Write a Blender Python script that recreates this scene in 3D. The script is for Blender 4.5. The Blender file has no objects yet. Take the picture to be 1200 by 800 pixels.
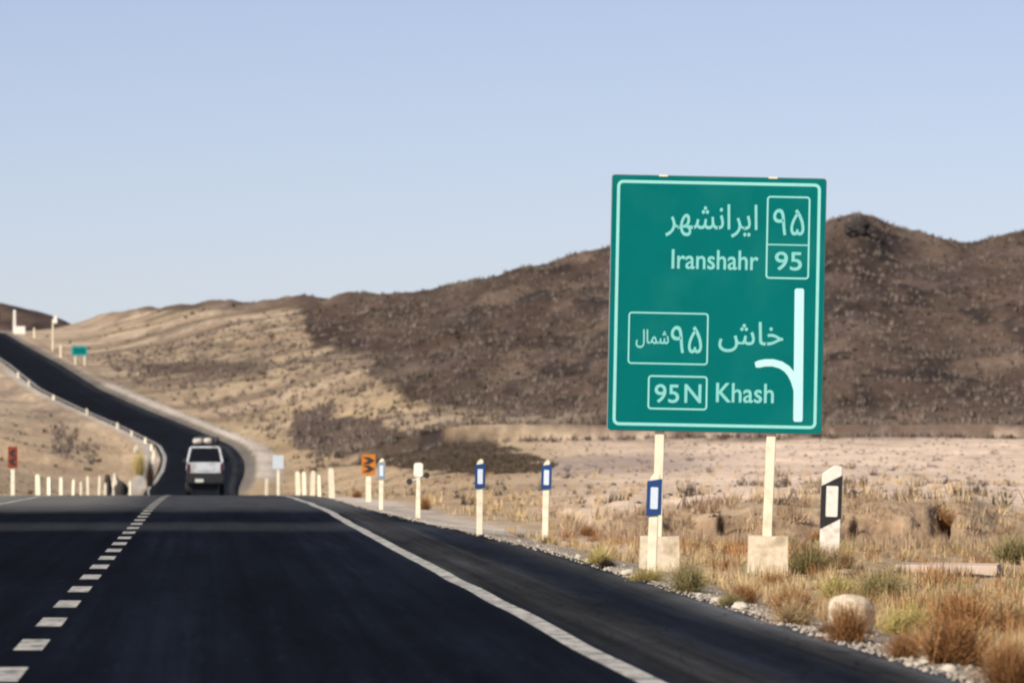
import bpy, bmesh, math, random
import numpy as np
from mathutils import Vector, Matrix
random.seed(7)
rng = np.random.default_rng(11)
C = bpy.context.scene.collection
SC = bpy.context.scene

# ------------------------------------------------------------------ camera
FPX = 8000.0          # focal length in pixels of a 1200 px wide frame
CAMH = 1.335          # height of the lens above the road
HOR = 522.0           # image row of the true horizon
cam_d = bpy.data.cameras.new("camera"); cam = bpy.data.objects.new("camera", cam_d); C.objects.link(cam)
cam_d.sensor_width = 36.0; cam_d.lens = 36.0 * FPX / 1200.0
cam_d.clip_start = 0.5; cam_d.clip_end = 30000
cam.location = (0, 0, CAMH)
cam.rotation_euler = (math.pi / 2 + math.atan((HOR - 400) / FPX), 0, 0)
cam_d.dof.use_dof = True; cam_d.dof.focus_distance = 78.0; cam_d.dof.aperture_fstop = 6.3
SC.camera = cam

# ------------------------------------------------------------------ sky and sun
SUN_EL, SUN_ROT = math.radians(34), math.radians(223)
w = bpy.data.worlds.new("World"); SC.world = w; w.use_nodes = True
nt = w.node_tree; nt.nodes.clear()
sky = nt.nodes.new("ShaderNodeTexSky"); sky.sky_type = 'NISHITA'; sky.sun_disc = False
sky.sun_elevation = SUN_EL; sky.sun_rotation = SUN_ROT
sky.altitude = 1200; sky.air_density = 0.5; sky.dust_density = 1.2; sky.ozone_density = 1.0
bg = nt.nodes.new("ShaderNodeBackground"); bg.inputs[1].default_value = 0.103
out = nt.nodes.new("ShaderNodeOutputWorld")
wb = nt.nodes.new('ShaderNodeVectorMath'); wb.operation = 'MULTIPLY'; wb.inputs[1].default_value = (1.205, .99, .925)   # the camera's white balance
nt.links.new(sky.outputs[0], wb.inputs[0]); nt.links.new(wb.outputs[0], bg.inputs[0]); nt.links.new(bg.outputs[0], out.inputs[0])
sl = bpy.data.lights.new("sun", 'SUN'); sl.energy = 4.8; sl.angle = math.radians(0.5); sl.color = (1.0, 0.93, 0.82)
so = bpy.data.objects.new("sun", sl); C.objects.link(so)
sdir = Vector((math.sin(SUN_ROT) * math.cos(SUN_EL), math.cos(SUN_ROT) * math.cos(SUN_EL), math.sin(SUN_EL)))
so.rotation_euler = sdir.to_track_quat('Z', 'Y').to_euler(); so.location = (-40, -40, 60)
SC.view_settings.view_transform = 'Standard'; SC.view_settings.look = 'None'
SC.view_settings.exposure = 0.23; SC.view_settings.gamma = 1.0
SC.cycles.pixel_filter_type = 'BLACKMAN_HARRIS'; SC.cycles.filter_width = 2.2

# ------------------------------------------------------------------ numeric helpers
def hash2(ix, iy, seed):
    h = (ix.astype(np.int64) * 374761393 + iy.astype(np.int64) * 668265263 + seed * 1442695041) & 0x7fffffff
    h = ((h ^ (h >> 13)) * 1274126177) & 0x7fffffff
    return ((h ^ (h >> 16)) & 0xffffff) / float(0xffffff)
def vnoise(x, y, seed=0):
    x = np.asarray(x, float); y = np.asarray(y, float)
    ix = np.floor(x); iy = np.floor(y); fx = x - ix; fy = y - iy
    fx = fx * fx * (3 - 2 * fx); fy = fy * fy * (3 - 2 * fy)
    ix = ix.astype(np.int64); iy = iy.astype(np.int64)
    a = hash2(ix, iy, seed); b = hash2(ix + 1, iy, seed); c = hash2(ix, iy + 1, seed); d = hash2(ix + 1, iy + 1, seed)
    return (a * (1 - fx) + b * fx) * (1 - fy) + (c * (1 - fx) + d * fx) * fy
def fbm(x, y, oct=4, seed=0):
    s = 0; a = 0.5; t = 0
    for k in range(oct):
        s = s + a * vnoise(x * 2 ** k, y * 2 ** k, seed + k * 17); t += a; a *= 0.5
    return s / t * 2 - 1
def ss(x, a, b):
    t = np.clip((np.asarray(x, float) - a) / (b - a), 0, 1); return t * t * (3 - 2 * t)

# ------------------------------------------------------------------ the road's line and level
_fd = np.arange(-60, 9000, 2.0)
def smooth(vals, n):
    k = np.hanning(n + 2)[1:-1]; k /= k.sum()
    p = np.pad(vals, n // 2, mode='edge'); return np.convolve(p, k, mode='same')[n // 2:n // 2 + len(vals)]
_rx_d = [-60, 750, 790, 845, 895, 950, 1000, 1050, 1100, 1160, 1350, 1500, 1650, 1900, 3000]
_rx = [1.56, -34.98, -36.4, -38.4, -40.6, -44.2, -49.4, -54.9, -64.0, -75.2, -94.8, -110.6, -128, -165, -330]
_rz_d = [-60, 150, 200, 230, 260, 325, 400, 500, 600, 680, 750, 790, 845, 895, 950, 1000, 1050, 1100, 1160, 1350, 1500, 1650, 1720, 1800, 2000, 3000]
_rz = [0, 0, -.15, -.33, -.55, -1.02, -1.65, -2.45, -3.3, -3.7, -3.3, -2.8, -1.62, -.23, 1.335, 2.7, 4.2, 7.0, 10.8, 17.5, 22.4, 28.6, 30, 29, 24, 10]
_RX = smooth(np.interp(_fd, _rx_d, _rx), 25); _RZ = smooth(np.interp(_fd, _rz_d, _rz), 17)
_RX = np.where(_fd < 700, -1.15 - .0451 * _fd, _RX)
def rx(d): return np.interp(d, _fd, _RX)
def rz(d): return np.interp(d, _fd, _RZ)
def half_r(d): return np.interp(d, [0, 85, 105, 125, 150, 700, 850, 2000], [5.54, 5.54, 5.25, 4.85, 4.6, 4.6, 5.3, 5.3])
def half_l(d): return np.interp(d, [0, 150, 700, 850, 2000], [5.6, 5.4, 5.0, 5.4, 5.4])

# ------------------------------------------------------------------ ground height
SKY_PX = [-900, -300, 100, 130, 200, 300, 355, 400, 470, 540, 600, 660, 715, 850, 930, 968, 985, 1003, 1016, 1040, 1080, 1140, 1170, 1200, 1400, 1900]
SKY_Y = [395, 390, 362, 354, 353, 351, 347, 345, 342, 331, 317, 302, 290, 279, 268, 261, 253, 247, 252, 262, 272, 280, 275, 268, 290, 300]
RID_PX = [-900, 100, 200, 350, 450, 600, 1000, 1900]; RID_D = [1750, 1750, 1650, 1550, 1450, 1400, 1350, 1350]
TAB_D = [170, 300, 450, 600, 750, 850]
TAB_PX = [-900, 20, 160, 230, 300, 350, 450, 600, 750, 1000, 1900]
TAB_Y = [[584, 584, 583, 583, 583, 583, 582, 578, 572, 570, 570],
         [574, 574, 575, 578, 577, 575, 572, 566, 560, 556, 556],
         [568, 568, 569, 575, 573, 569, 563, 552, 545, 541, 541],
         [561, 561, 564, 572, 568, 561, 552, 540, 533, 528, 528],
         [552, 552, 559, 571, 560, 548, 537, 528, 523, 520, 520],
         [530, 530, 540, 550, 545, 532, 522, 515, 513, 511, 511]]
def tz(y, d): return CAMH + (HOR - y) * d / FPX
_cx = np.arange(-900, 1901, 10.0)
_tabz = np.array([smooth(np.interp(_cx, TAB_PX, [tz(y, d) for y in row]), 7) for row, d in zip(TAB_Y, TAB_D)])
def pxof(x, d): return 600 + x / np.maximum(d, 38) * FPX
def ground(x, d):
    x = np.asarray(x, float); d = np.asarray(d, float); shp = np.broadcast(x, d).shape
    x = np.broadcast_to(x, shp).ravel(); d = np.broadcast_to(d, shp).ravel()
    px = np.clip(pxof(x, d), -890, 1890)
    off = x - rx(d)
    sr = off - half_r(d); sL = -off - half_l(d); s = np.maximum(sr, sL)
    # open country right and left
    ci = (px + 900) / 10.0; i0 = np.clip(ci.astype(int), 0, len(_cx) - 2); f = ci - i0
    cols = _tabz[:, i0] * (1 - f) + _tabz[:, i0 + 1] * f
    di = np.interp(d, TAB_D, np.arange(len(TAB_D))); j0 = np.clip(di.astype(int), 0, len(TAB_D) - 2); g = di - j0
    idx = np.arange(len(px))
    zt = cols[j0, idx] * (1 - g) + cols[j0 + 1, idx] * g
    Rd = np.interp(px, RID_PX, RID_D); Sy = np.interp(px, SKY_PX, SKY_Y)
    zs = CAMH + (HOR - Sy) * Rd / FPX
    t = np.clip((d - 850) / (Rd - 850), 0, 1)
    bow = np.interp(px, [300, 500, 1900], [0.0, -0.03, -0.05]) * np.sin(np.pi * t)
    tt = t + bow
    zh = cols[-1, idx] + (zs - cols[-1, idx]) * tt
    beyond = np.clip(d - Rd, 0, 1e9)
    zh = zh - beyond * 0.022 - 6 * ss(beyond, 0, 200)
    zh = np.maximum(zh, 4 - beyond * 0.004)
    z = np.where(d > 850, zh, zt)
    # surface relief of the hills
    hm = ss(d, 820, 1000) * (1 - ss(d, 2600, 4000))
    dark = ss(px, 330, 520)
    xs = x
    gul = np.abs(fbm(xs / 38 + d / 240, d / 150, 4, 3))
    z = z - hm * (1.8 + 3.2 * dark) * gul * (1 - 0.85 * ss(t, .86, 1.0)) * (1 - ss(beyond, 0, 80))
    z = z + hm * (0.5 + 1.1 * dark) * fbm(xs / 14, d / 22, 4, 8) * (0.35 + .65 * (1 - ss(t, .9, 1)))
    ben = hm * (1 - dark) * 1.5 * fbm(x / 70, d / 26, 3, 21)
    z = z + ben
    z = z + ss(d, 300, 500) * (1 - hm) * .35 * fbm(x / 12, d / 22, 3, 31) * ss(s, 6, 30)
    # the jagged crest
    z = z + ss(t, .9, 1.0) * (1 - ss(beyond, 0, 60)) * 0.9 * fbm(x / 6.0, d / 60, 4, 40)
    # far dark hill behind the crest of the road
    zf = np.interp(px, [-890, -100, 0, 40, 75, 110, 200, 300], [64, 60, 55.6, 53, 49, 43, 25, 0])
    far = zf * np.exp(-((d - 2600) / 330.0) ** 2) + ss(d, 2200, 2500) * (1 - ss(d, 2700, 3000)) * .8 * fbm(x / 14, d / 60, 3, 50)
    z = np.where(px < 300, np.maximum(z, far), z)
    # near ground
    zn = rz(d) - 0.10 * ss(s, 0, 1.3) - 0.12 * ss(s, 1.5, 6) + ss(s, 1, 4) * (.055 * fbm(x / 1.7, d / 2.6, 4, 60) + .05 * fbm(x / .5, d / .7, 2, 66))
    bd = 117.0 + 1.3 * fbm(x / 1.3, x * 0, 5, 71) + .7 * fbm(x / .32, z * 0 + d / 3, 3, 74)
    bm = ss(px, 640, 740)
    bw = 2.2 + 3.0 * vnoise(x / 1.1, x * 0, 79) + 3.5 * ss(px, 1120, 1180)
    bd = bd + .5 * fbm(x / .16, d / .5, 2, 81) + 1.2 * ss(vnoise(x / .75, x * 0, 84), .72, .92) + 3.2 * np.exp(-((px - 1108) / 12.0) ** 2)
    lip = .72 * ss(d - bd, 0, bw) + .28 * ss(d - bd - bw * .4, 0, bw * 1.6)
    zn = zn + bm * (np.interp(px, [700, 800, 880, 1120, 1190], [.26, .34, .50, .54, .34]) + .10 * fbm(x / .8, d / 4, 3, 77)) * lip - bm * .12 * (1 - lip) * ss(d, 95, 112)
    zn = zn - .28 * np.exp(-((px - (648 + (d - 167) * -1.0)) / 9.0) ** 2) * ss(d, 112, 120) * (1 - ss(d, 165, 178)) * ss(px, 630, 645)
    k = ss(d, 165, 330)
    near = zn * (1 - k) + z * k
    # verge and bed of the road
    wv = 3.0 + .012 * d * ss(d, 150, 900)
    v = ss(s, 2.0 + 2 * ss(d, 700, 900), 3.0 + 2 * wv)
    rv = rz(d) - .06
    berm = ss(d, 650, 760) * .32 * ss(s, .6, 1.8) * (1 - ss(s, 3.2, 5.0))
    z = np.where(d > 160, (rv + berm) * (1 - v) + near * v, near)
    z = np.where(s < 0, rz(d) - .16, z)
    return z.reshape(shp)
def gz(x, d): return float(ground(np.array([x]), np.array([d]))[0])

# ------------------------------------------------------------------ naming helpers
def tag(o, label=None, cat=None, group=None, kind=None):
    if label: o['label'] = label
    if cat: o['category'] = cat
    if group: o['group'] = group
    if kind: o['kind'] = kind
    return o
def empty(name, label, cat, loc=(0, 0, 0), rot=(0, 0, 0), group=None):
    o = bpy.data.objects.new(name, None); C.objects.link(o); o.location = loc; o.rotation_euler = rot
    o.empty_display_size = .2
    return tag(o, label, cat, group)
def link(name, me, m=None, parent=None, loc=(0, 0, 0), rot=(0, 0, 0), smooth_sh=False):
    o = bpy.data.objects.new(name, me); C.objects.link(o)
    if m is not None and not me.materials: me.materials.append(m)
    if parent: o.parent = parent
    o.location = loc; o.rotation_euler = rot
    if smooth_sh: me.polygons.foreach_set('use_smooth', [True] * len(me.polygons))
    return o
def bmobj(name, bm, m, parent=None, bevel=0, **k):
    if bevel: bmesh.ops.bevel(bm, geom=bm.edges[:], offset=bevel, segments=2, affect='EDGES', clamp_overlap=True)
    me = bpy.data.meshes.new(name); bm.to_mesh(me); bm.free(); return link(name, me, m, parent, **k)
def box(bm, x0, x1, y0, y1, z0, z1, taper=1.0, ty=None):
    ty = taper if ty is None else ty
    cx, cy = (x0 + x1) / 2, (y0 + y1) / 2
    v = [bm.verts.new(p) for p in [(x0, y0, z0), (x1, y0, z0), (x1, y1, z0), (x0, y1, z0)]]
    u = [bm.verts.new((cx + (p[0] - cx) * taper, cy + (p[1] - cy) * ty, z1)) for p in [(x0, y0), (x1, y0), (x1, y1), (x0, y1)]]
    for f in ([v[3], v[2], v[1], v[0]], u, [v[0], v[1], u[1], u[0]], [v[1], v[2], u[2], u[1]], [v[2], v[3], u[3], u[2]], [v[3], v[0], u[0], u[3]]):
        bm.faces.new(f)
    return v + u
def prism(bm, pts, y0, y1):       # polygon in x,z extruded along y
    a = [bm.verts.new((p[0], y0, p[1])) for p in pts]; b = [bm.verts.new((p[0], y1, p[1])) for p in pts]
    bm.faces.new(a); bm.faces.new(b[::-1]); n = len(pts)
    for i in range(n): bm.faces.new([a[(i + 1) % n], a[i], b[i], b[(i + 1) % n]])
def cyl(bm, p0, p1, r0, r1=None, n=12):
    r1 = r0 if r1 is None else r1
    p0 = Vector(p0); p1 = Vector(p1); ax = (p1 - p0).normalized(); q = ax.to_track_quat('Z', 'Y')
    a = [bm.verts.new(p0 + q @ Vector((r0 * math.cos(t), r0 * math.sin(t), 0))) for t in [2 * math.pi * i / n for i in range(n)]]
    b = [bm.verts.new(p1 + q @ Vector((r1 * math.cos(t), r1 * math.sin(t), 0))) for t in [2 * math.pi * i / n for i in range(n)]]
    bm.faces.new(a[::-1]); bm.faces.new(b)
    for i in range(n): bm.faces.new([a[i], a[(i + 1) % n], b[(i + 1) % n], b[i]])

# ------------------------------------------------------------------ materials
def mat(name, col, rough=.8, var=.15, scale=8.0, bump=0.0, metallic=0.0, dirt=None, dscale=3.0, spec=.5):
    m = bpy.data.materials.new(name); m.use_nodes = True; n = m.node_tree.nodes; l = m.node_tree.links
    b = n['Principled BSDF']; b.inputs['Roughness'].default_value = rough; b.inputs['Metallic'].default_value = metallic
    b.inputs['Specular IOR Level'].default_value = spec
    tc = n.new('ShaderNodeTexCoord'); nz = n.new('ShaderNodeTexNoise'); nz.inputs['Scale'].default_value = scale; nz.inputs['Detail'].default_value = 6
    l.new(tc.outputs['Object'], nz.inputs['Vector'])
    r = n.new('ShaderNodeValToRGB'); e = r.color_ramp.elements
    e[0].position = .3; e[1].position = .7
    e[0].color = (*[c * (1 - var) for c in col], 1); e[1].color = (*[min(1, c * (1 + var)) for c in col], 1)
    l.new(nz.outputs[0], r.inputs[0]); last = r.outputs[0]
    if dirt:
        n2 = n.new('ShaderNodeTexNoise'); n2.inputs['Scale'].default_value = dscale; n2.inputs['Detail'].default_value = 8
        l.new(tc.outputs['Object'], n2.inputs['Vector'])
        r2 = n.new('ShaderNodeValToRGB'); r2.color_ramp.elements[0].position = .5; r2.color_ramp.elements[1].position = .72
        l.new(n2.outputs[0], r2.inputs[0]); mx = n.new('ShaderNodeMix'); mx.data_type = 'RGBA'
        l.new(r2.outputs[0], mx.inputs[0]); l.new(last, mx.inputs[6]); mx.inputs[7].default_value = (*dirt, 1); last = mx.outputs[2]
    l.new(last, b.inputs['Base Color'])
    if bump:
        bp = n.new('ShaderNodeBump'); bp.inputs['Strength'].default_value = bump; bp.inputs['Distance'].default_value = .02
        l.new(nz.outputs[0], bp.inputs['Height']); l.new(bp.outputs[0], b.inputs['Normal'])
    return m
M = dict(
    green=mat('sign_green', (.0, .142, .136), .6, .05, 2.0, dirt=(.006, .165, .150), dscale=1.3, spec=.05),
    white_ret=mat('reflective_white', (.27, .66, .62), .5, .04, 30),
    arrow=mat('arrow_white', (.48, .80, .80), .5, .03, 30),
    cream=mat('cream_paint', (.80, .74, .56), .6, .06, 14, dirt=(.62, .5, .33), dscale=7),
    whitep=mat('white_paint', (.80, .77, .68), .6, .05, 20, dirt=(.6, .52, .4), dscale=11),
    concrete=mat('pale_concrete', (.66, .56, .41), .9, .12, 18, .5, dirt=(.42, .33, .22), dscale=6),
    blue=mat('marker_blue', (.006, .045, .17), .5, .1, 20),
    letter=mat('lettering_white', (.20, .57, .54), .5, .05, 30),
    refl=mat('pale_reflector', (.62, .70, .80), .35, .04, 20),
    black=mat('black_paint', (.018, .018, .02), .55, .15, 20),
    orange=mat('chevron_orange', (.52, .17, .01), .5, .08, 20),
    red=mat('chevron_red', (.24, .035, .008), .5, .08, 20),
    steel=mat('galvanised_steel', (.42, .42, .42), .45, .1, 12, metallic=.6),
    carwhite=mat('car_white', (.50, .53, .57), .35, .04, 3, dirt=(.30, .28, .25), dscale=2.2),
    cardark=mat('car_dark_plastic', (.012, .012, .014), .55, .2, 8),
    glass=mat('dark_glass', (.006, .007, .008), .12, .1, 3),
    tyre=mat('tyre_rubber', (.015, .015, .015), .85, .2, 20),
    rim=mat('wheel_rim', (.35, .35, .36), .35, .1, 9, metallic=.7),
    lampred=mat('tail_lamp_red', (.06, .006, .006), .3, .1, 9),
    plate=mat('number_plate', (.55, .55, .50), .5, .05, 9),
    sack=mat('pale_sack', (.50, .46, .40), .9, .15, 9, .4),
    tarp=mat('dark_tarp', (.03, .032, .035), .8, .25, 6, .4),
    gravel=mat('loose_gravel', (.44, .385, .31), .9, .35, 2.0),
    block=mat('weathered_block', (.62, .52, .38), .9, .2, 7, .6, dirt=(.30, .22, .14), dscale=5),
    stone=mat('white_stone', (.56, .50, .41), .9, .18, 9, .6),
    dstone=mat('dark_stone', (.035, .03, .028), .9, .3, 5, .6),
    greyblue=mat('grey_blue_paint', (.22, .26, .31), .6, .08, 12),
    pink=mat('pink_concrete', (.60, .47, .37), .9, .08, 6, .3),
    farsign=mat('faded_board', (.50, .56, .60), .6, .06, 3),
)
def plantmat(name, a, b):
    m = bpy.data.materials.new(name); m.use_nodes = True; n = m.node_tree.nodes; l = m.node_tree.links
    p = n['Principled BSDF']; p.inputs['Roughness'].default_value = .85; p.inputs['Specular IOR Level'].default_value = .15
    at = n.new('ShaderNodeAttribute'); at.attribute_name = 'tone'
    r = n.new('ShaderNodeValToRGB'); r.color_ramp.elements[0].color = (*a, 1); r.color_ramp.elements[1].color = (*b, 1)
    l.new(at.outputs['Fac'], r.inputs[0]); l.new(r.outputs[0], p.inputs['Base Color']); return m
PM = dict(straw=plantmat('straw_grass', (.30, .20, .09), (.66, .50, .29)),
          rust=plantmat('rust_scrub', (.17, .08, .03), (.46, .24, .10)),
          green=plantmat('grey_green_scrub', (.15, .125, .05), (.44, .37, .18)),
          yellow=plantmat('yellow_scrub', (.34, .27, .08), (.62, .52, .22)),
          bank=plantmat('bank_growth', (.20, .125, .07), (.56, .42, .28)),
          hill=plantmat('hill_tuft', (.10, .08, .065), (.26, .21, .175)),
          hilld=plantmat('hill_dark_scrub', (.045, .034, .024), (.13, .10, .07)),
          dark=plantmat('dark_dead_scrub', (.02, .014, .01), (.10, .065, .04)),
          twig=plantmat('dry_twig', (.16, .10, .06), (.34, .24, .14)))

# ground material: colours of the soils come from vertex attributes
gm = bpy.data.materials.new('desert_ground'); gm.use_nodes = True
n = gm.node_tree.nodes; l = gm.node_tree.links; pb = n['Principled BSDF']
pb.inputs['Roughness'].default_value = .95; pb.inputs['Specular IOR Level'].default_value = .1
at = n.new('ShaderNodeAttribute'); at.attribute_name = 'soil'
geo = n.new('ShaderNodeNewGeometry')
def mapped(sc):
    mp = n.new('ShaderNodeMapping'); mp.inputs['Scale'].default_value = sc; l.new(geo.outputs['Position'], mp.inputs['Vector']); return mp
def noise(sc, scale, det=6, rough=.6):
    mp = mapped(sc); nz = n.new('ShaderNodeTexNoise'); nz.inputs['Scale'].default_value = scale; nz.inputs['Detail'].default_value = det
    nz.inputs['Roughness'].default_value = rough; l.new(mp.outputs[0], nz.inputs['Vector']); return nz
def mathn(op, a, b=None, c=None, clamp=False):
    m_ = n.new('ShaderNodeMath'); m_.operation = op; m_.use_clamp = clamp
    for i, v in enumerate((a, b, c)):
        if v is None: continue
        if isinstance(v, (int, float)): m_.inputs[i].default_value = v
        else: l.new(v, m_.inputs[i])
    return m_.outputs[0]
nA = noise((1, .22, 1), .09, 9, .68); nB = noise((1, .3, 1), .9, 7, .7); nC = noise((1, .5, 1), 6.0, 5, .7)
s1 = mathn('MULTIPLY_ADD', nA.outputs[0], 1.5, -.75); s2 = mathn('MULTIPLY_ADD', nB.outputs[0], 1.5, -.75); s3 = mathn('MULTIPLY_ADD', nC.outputs[0], .9, -.45)
fac = mathn('ADD', mathn('ADD', s1, s2), mathn('ADD', s3, 1.0))
vm = n.new('ShaderNodeVectorMath'); vm.operation = 'SCALE'; l.new(at.outputs['Color'], vm.inputs[0]); l.new(fac, vm.inputs['Scale'])
l.new(vm.outputs[0], pb.inputs['Base Color'])
bp = n.new('ShaderNodeBump'); bp.inputs['Strength'].default_value = .8; bp.inputs['Distance'].default_value = .6
bh = mathn('ADD', nA.outputs[0], mathn('MULTIPLY', nB.outputs[0], .25)); l.new(bh, bp.inputs['Height'])
bp2 = n.new('ShaderNodeBump'); bp2.inputs['Strength'].default_value = .9; bp2.inputs['Distance'].default_value = .05
l.new(nC.outputs[0], bp2.inputs['Height']); l.new(bp.outputs[0], bp2.inputs['Normal']); l.new(bp2.outputs[0], pb.inputs['Normal'])

# asphalt: uv = (offset from the centre line, distance along the road)
am = bpy.data.materials.new('asphalt'); am.use_nodes = True
n = am.node_tree.nodes; l = am.node_tree.links; pb = n['Principled BSDF']
uvn = n.new('ShaderNodeUVMap'); uvn.uv_map = 'lane'; sp = n.new('ShaderNodeSeparateXYZ'); l.new(uvn.outputs[0], sp.inputs[0])
def uvnoise(sx, sy, det=6, rough=.6):
    mp = n.new('ShaderNodeMapping'); mp.inputs['Scale'].default_value = (sx, sy, 1); l.new(uvn.outputs[0], mp.inputs['Vector'])
    nz = n.new('ShaderNodeTexNoise'); nz.inputs['Scale'].default_value = 1; nz.inputs['Detail'].default_value = det; nz.inputs['Roughness'].default_value = rough
    l.new(mp.outputs[0], nz.inputs['Vector']); return nz.outputs[0]
wob = uvnoise(.6, .02, 3)
offw = mathn('ADD', sp.outputs[0], mathn('MULTIPLY_ADD', wob, .5, -.25))
cr = n.new('ShaderNodeValToRGB'); cr.color_ramp.interpolation = 'LINEAR'
offn = mathn('MULTIPLY_ADD', offw, 1 / 12.0, .5)
l.new(offn, cr.inputs[0])
def pos(o): return o / 12 + .5
el = cr.color_ramp.elements
stops = [(-5.6, .008), (-4.2, .006), (-2.0, .005), (.2, .006), (.9, .009), (1.9, .0055), (2.8, .010), (3.7, .011), (3.85, .030), (4.3, .032), (4.6, .015), (4.95, .017), (5.2, .038), (5.45, .08), (5.9, .12)]
el[0].position = pos(stops[0][0]); el[0].color = (stops[0][1],) * 3 + (1,)
el[1].position = pos(stops[-1][0]); el[1].color = (stops[-1][1],) * 3 + (1,)
for o_, v_ in stops[1:-1]:
    e_ = el.new(pos(o_)); e_.color = (v_, v_, v_, 1)
# cross bands: mirage and grazing sky reflection painted into the colour, mixed with road dust
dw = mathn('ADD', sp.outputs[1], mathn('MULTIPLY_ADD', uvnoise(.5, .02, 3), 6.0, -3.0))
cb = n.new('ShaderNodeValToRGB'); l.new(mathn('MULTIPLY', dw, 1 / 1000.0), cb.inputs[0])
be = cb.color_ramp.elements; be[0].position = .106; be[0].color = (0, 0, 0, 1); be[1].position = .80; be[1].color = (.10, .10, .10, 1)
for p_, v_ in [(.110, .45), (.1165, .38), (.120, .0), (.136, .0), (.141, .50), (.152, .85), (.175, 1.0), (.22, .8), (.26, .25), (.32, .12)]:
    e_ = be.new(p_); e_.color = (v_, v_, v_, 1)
g1 = uvnoise(1.6, .06, 8, .7); g2 = uvnoise(18, 7, 4, .7)
g3 = uvnoise(5.0, .015, 5, .65); g4 = uvnoise(.35, .03, 4, .6)
grain = mathn('ADD', mathn('MULTIPLY', mathn('MULTIPLY_ADD', g1, 2.6, -.3), mathn('MULTIPLY', mathn('MULTIPLY_ADD', g3, 2.6, -.3), mathn('MULTIPLY_ADD', g4, 2.4, -.2))), mathn('MULTIPLY_ADD', g2, .9, -.45))
base = mathn('MULTIPLY', cr.outputs[0], grain)
shn = n.new('ShaderNodeMapRange'); shn.inputs[1].default_value = .010; shn.inputs[2].default_value = .030; l.new(cr.outputs[0], shn.inputs[0])
crk = n.new('ShaderNodeTexVoronoi'); crk.feature = 'DISTANCE_TO_EDGE'
mpv = n.new('ShaderNodeMapping'); mpv.inputs['Scale'].default_value = (.55, .09, 1); l.new(uvn.outputs[0], mpv.inputs['Vector'])
vadd = n.new('ShaderNodeVectorMath'); vadd.operation = 'ADD'; l.new(mpv.outputs[0], vadd.inputs[0])
wn = n.new('ShaderNodeTexNoise'); wn.inputs['Scale'].default_value = 1.2; l.new(mpv.outputs[0], wn.inputs['Vector']); l.new(wn.outputs['Color'], vadd.inputs[1]); l.new(vadd.outputs[0], crk.inputs['Vector'])
ck = n.new('ShaderNodeMapRange'); ck.inputs[1].default_value = .0; ck.inputs[2].default_value = .02; ck.inputs[3].default_value = .45; ck.inputs[4].default_value = 1; l.new(crk.outputs['Distance'], ck.inputs[0])
spk = n.new('ShaderNodeMapRange'); spk.inputs[1].default_value = .56; spk.inputs[2].default_value = .78; spk.inputs[3].default_value = 0; spk.inputs[4].default_value = .016; l.new(uvnoise(9, .45, 6, .75), spk.inputs[0])
base = mathn('ADD', mathn('MULTIPLY', base, ck.outputs[0]), spk.outputs[0])
def tintc(a_, b_): return mathn('MULTIPLY', base, mathn('MULTIPLY_ADD', shn.outputs[0], b_ - a_, a_))
tint = n.new('ShaderNodeCombineColor'); l.new(tintc(.62, .97), tint.inputs[0]); l.new(tintc(.80, 1.0), tint.inputs[1]); l.new(tintc(1.4, 1.05), tint.inputs[2])
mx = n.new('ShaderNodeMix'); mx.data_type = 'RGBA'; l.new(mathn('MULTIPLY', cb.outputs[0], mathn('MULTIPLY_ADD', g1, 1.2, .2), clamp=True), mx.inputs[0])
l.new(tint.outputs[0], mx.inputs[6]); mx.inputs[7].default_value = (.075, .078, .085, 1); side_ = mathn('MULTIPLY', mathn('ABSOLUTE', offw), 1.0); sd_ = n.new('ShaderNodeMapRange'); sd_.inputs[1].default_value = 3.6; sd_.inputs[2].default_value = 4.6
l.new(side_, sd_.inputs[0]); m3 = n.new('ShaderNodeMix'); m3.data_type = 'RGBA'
zr = n.new('ShaderNodeMapRange'); zr.inputs[1].default_value = 134; zr.inputs[2].default_value = 165; l.new(dw, zr.inputs[0])  # pale dust at the sides, its colour strengthened to paint in heat shimmer
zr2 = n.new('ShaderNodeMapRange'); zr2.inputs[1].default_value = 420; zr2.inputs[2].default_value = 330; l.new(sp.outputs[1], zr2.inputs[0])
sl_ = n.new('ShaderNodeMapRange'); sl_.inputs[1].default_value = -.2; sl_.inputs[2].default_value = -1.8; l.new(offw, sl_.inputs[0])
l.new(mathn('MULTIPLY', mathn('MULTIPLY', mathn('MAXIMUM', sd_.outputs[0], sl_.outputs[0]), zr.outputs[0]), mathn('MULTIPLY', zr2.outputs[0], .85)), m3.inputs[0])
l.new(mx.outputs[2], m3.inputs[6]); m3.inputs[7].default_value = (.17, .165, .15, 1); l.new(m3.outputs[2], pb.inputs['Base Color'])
pb.inputs['Roughness'].default_value = .9; pb.inputs['Specular IOR Level'].default_value = .02
bp = n.new('ShaderNodeBump'); bp.inputs['Strength'].default_value = .35; bp.inputs['Distance'].default_value = .01
l.new(g2, bp.inputs['Height']); l.new(bp.outputs[0], pb.inputs['Normal'])

pmx = bpy.data.materials.new('road_paint'); pmx.use_nodes = True
n = pmx.node_tree.nodes; l = pmx.node_tree.links; pb = n['Principled BSDF']; pb.inputs['Roughness'].default_value = .8
pb.inputs['Specular IOR Level'].default_value = .2
geo = n.new('ShaderNodeNewGeometry'); nz = noise((1, .35, 1), 5.0, 8, .75)
r = n.new('ShaderNodeValToRGB'); r.color_ramp.elements[0].position = .36; r.color_ramp.elements[0].color = (.10, .10, .10, 1)
r.color_ramp.elements[1].position = .56; r.color_ramp.elements[1].color = (.50, .48, .43, 1); l.new(nz.outputs[0], r.inputs[0]); l.new(r.outputs[0], pb.inputs['Base Color'])
PAINT = pmx

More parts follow.
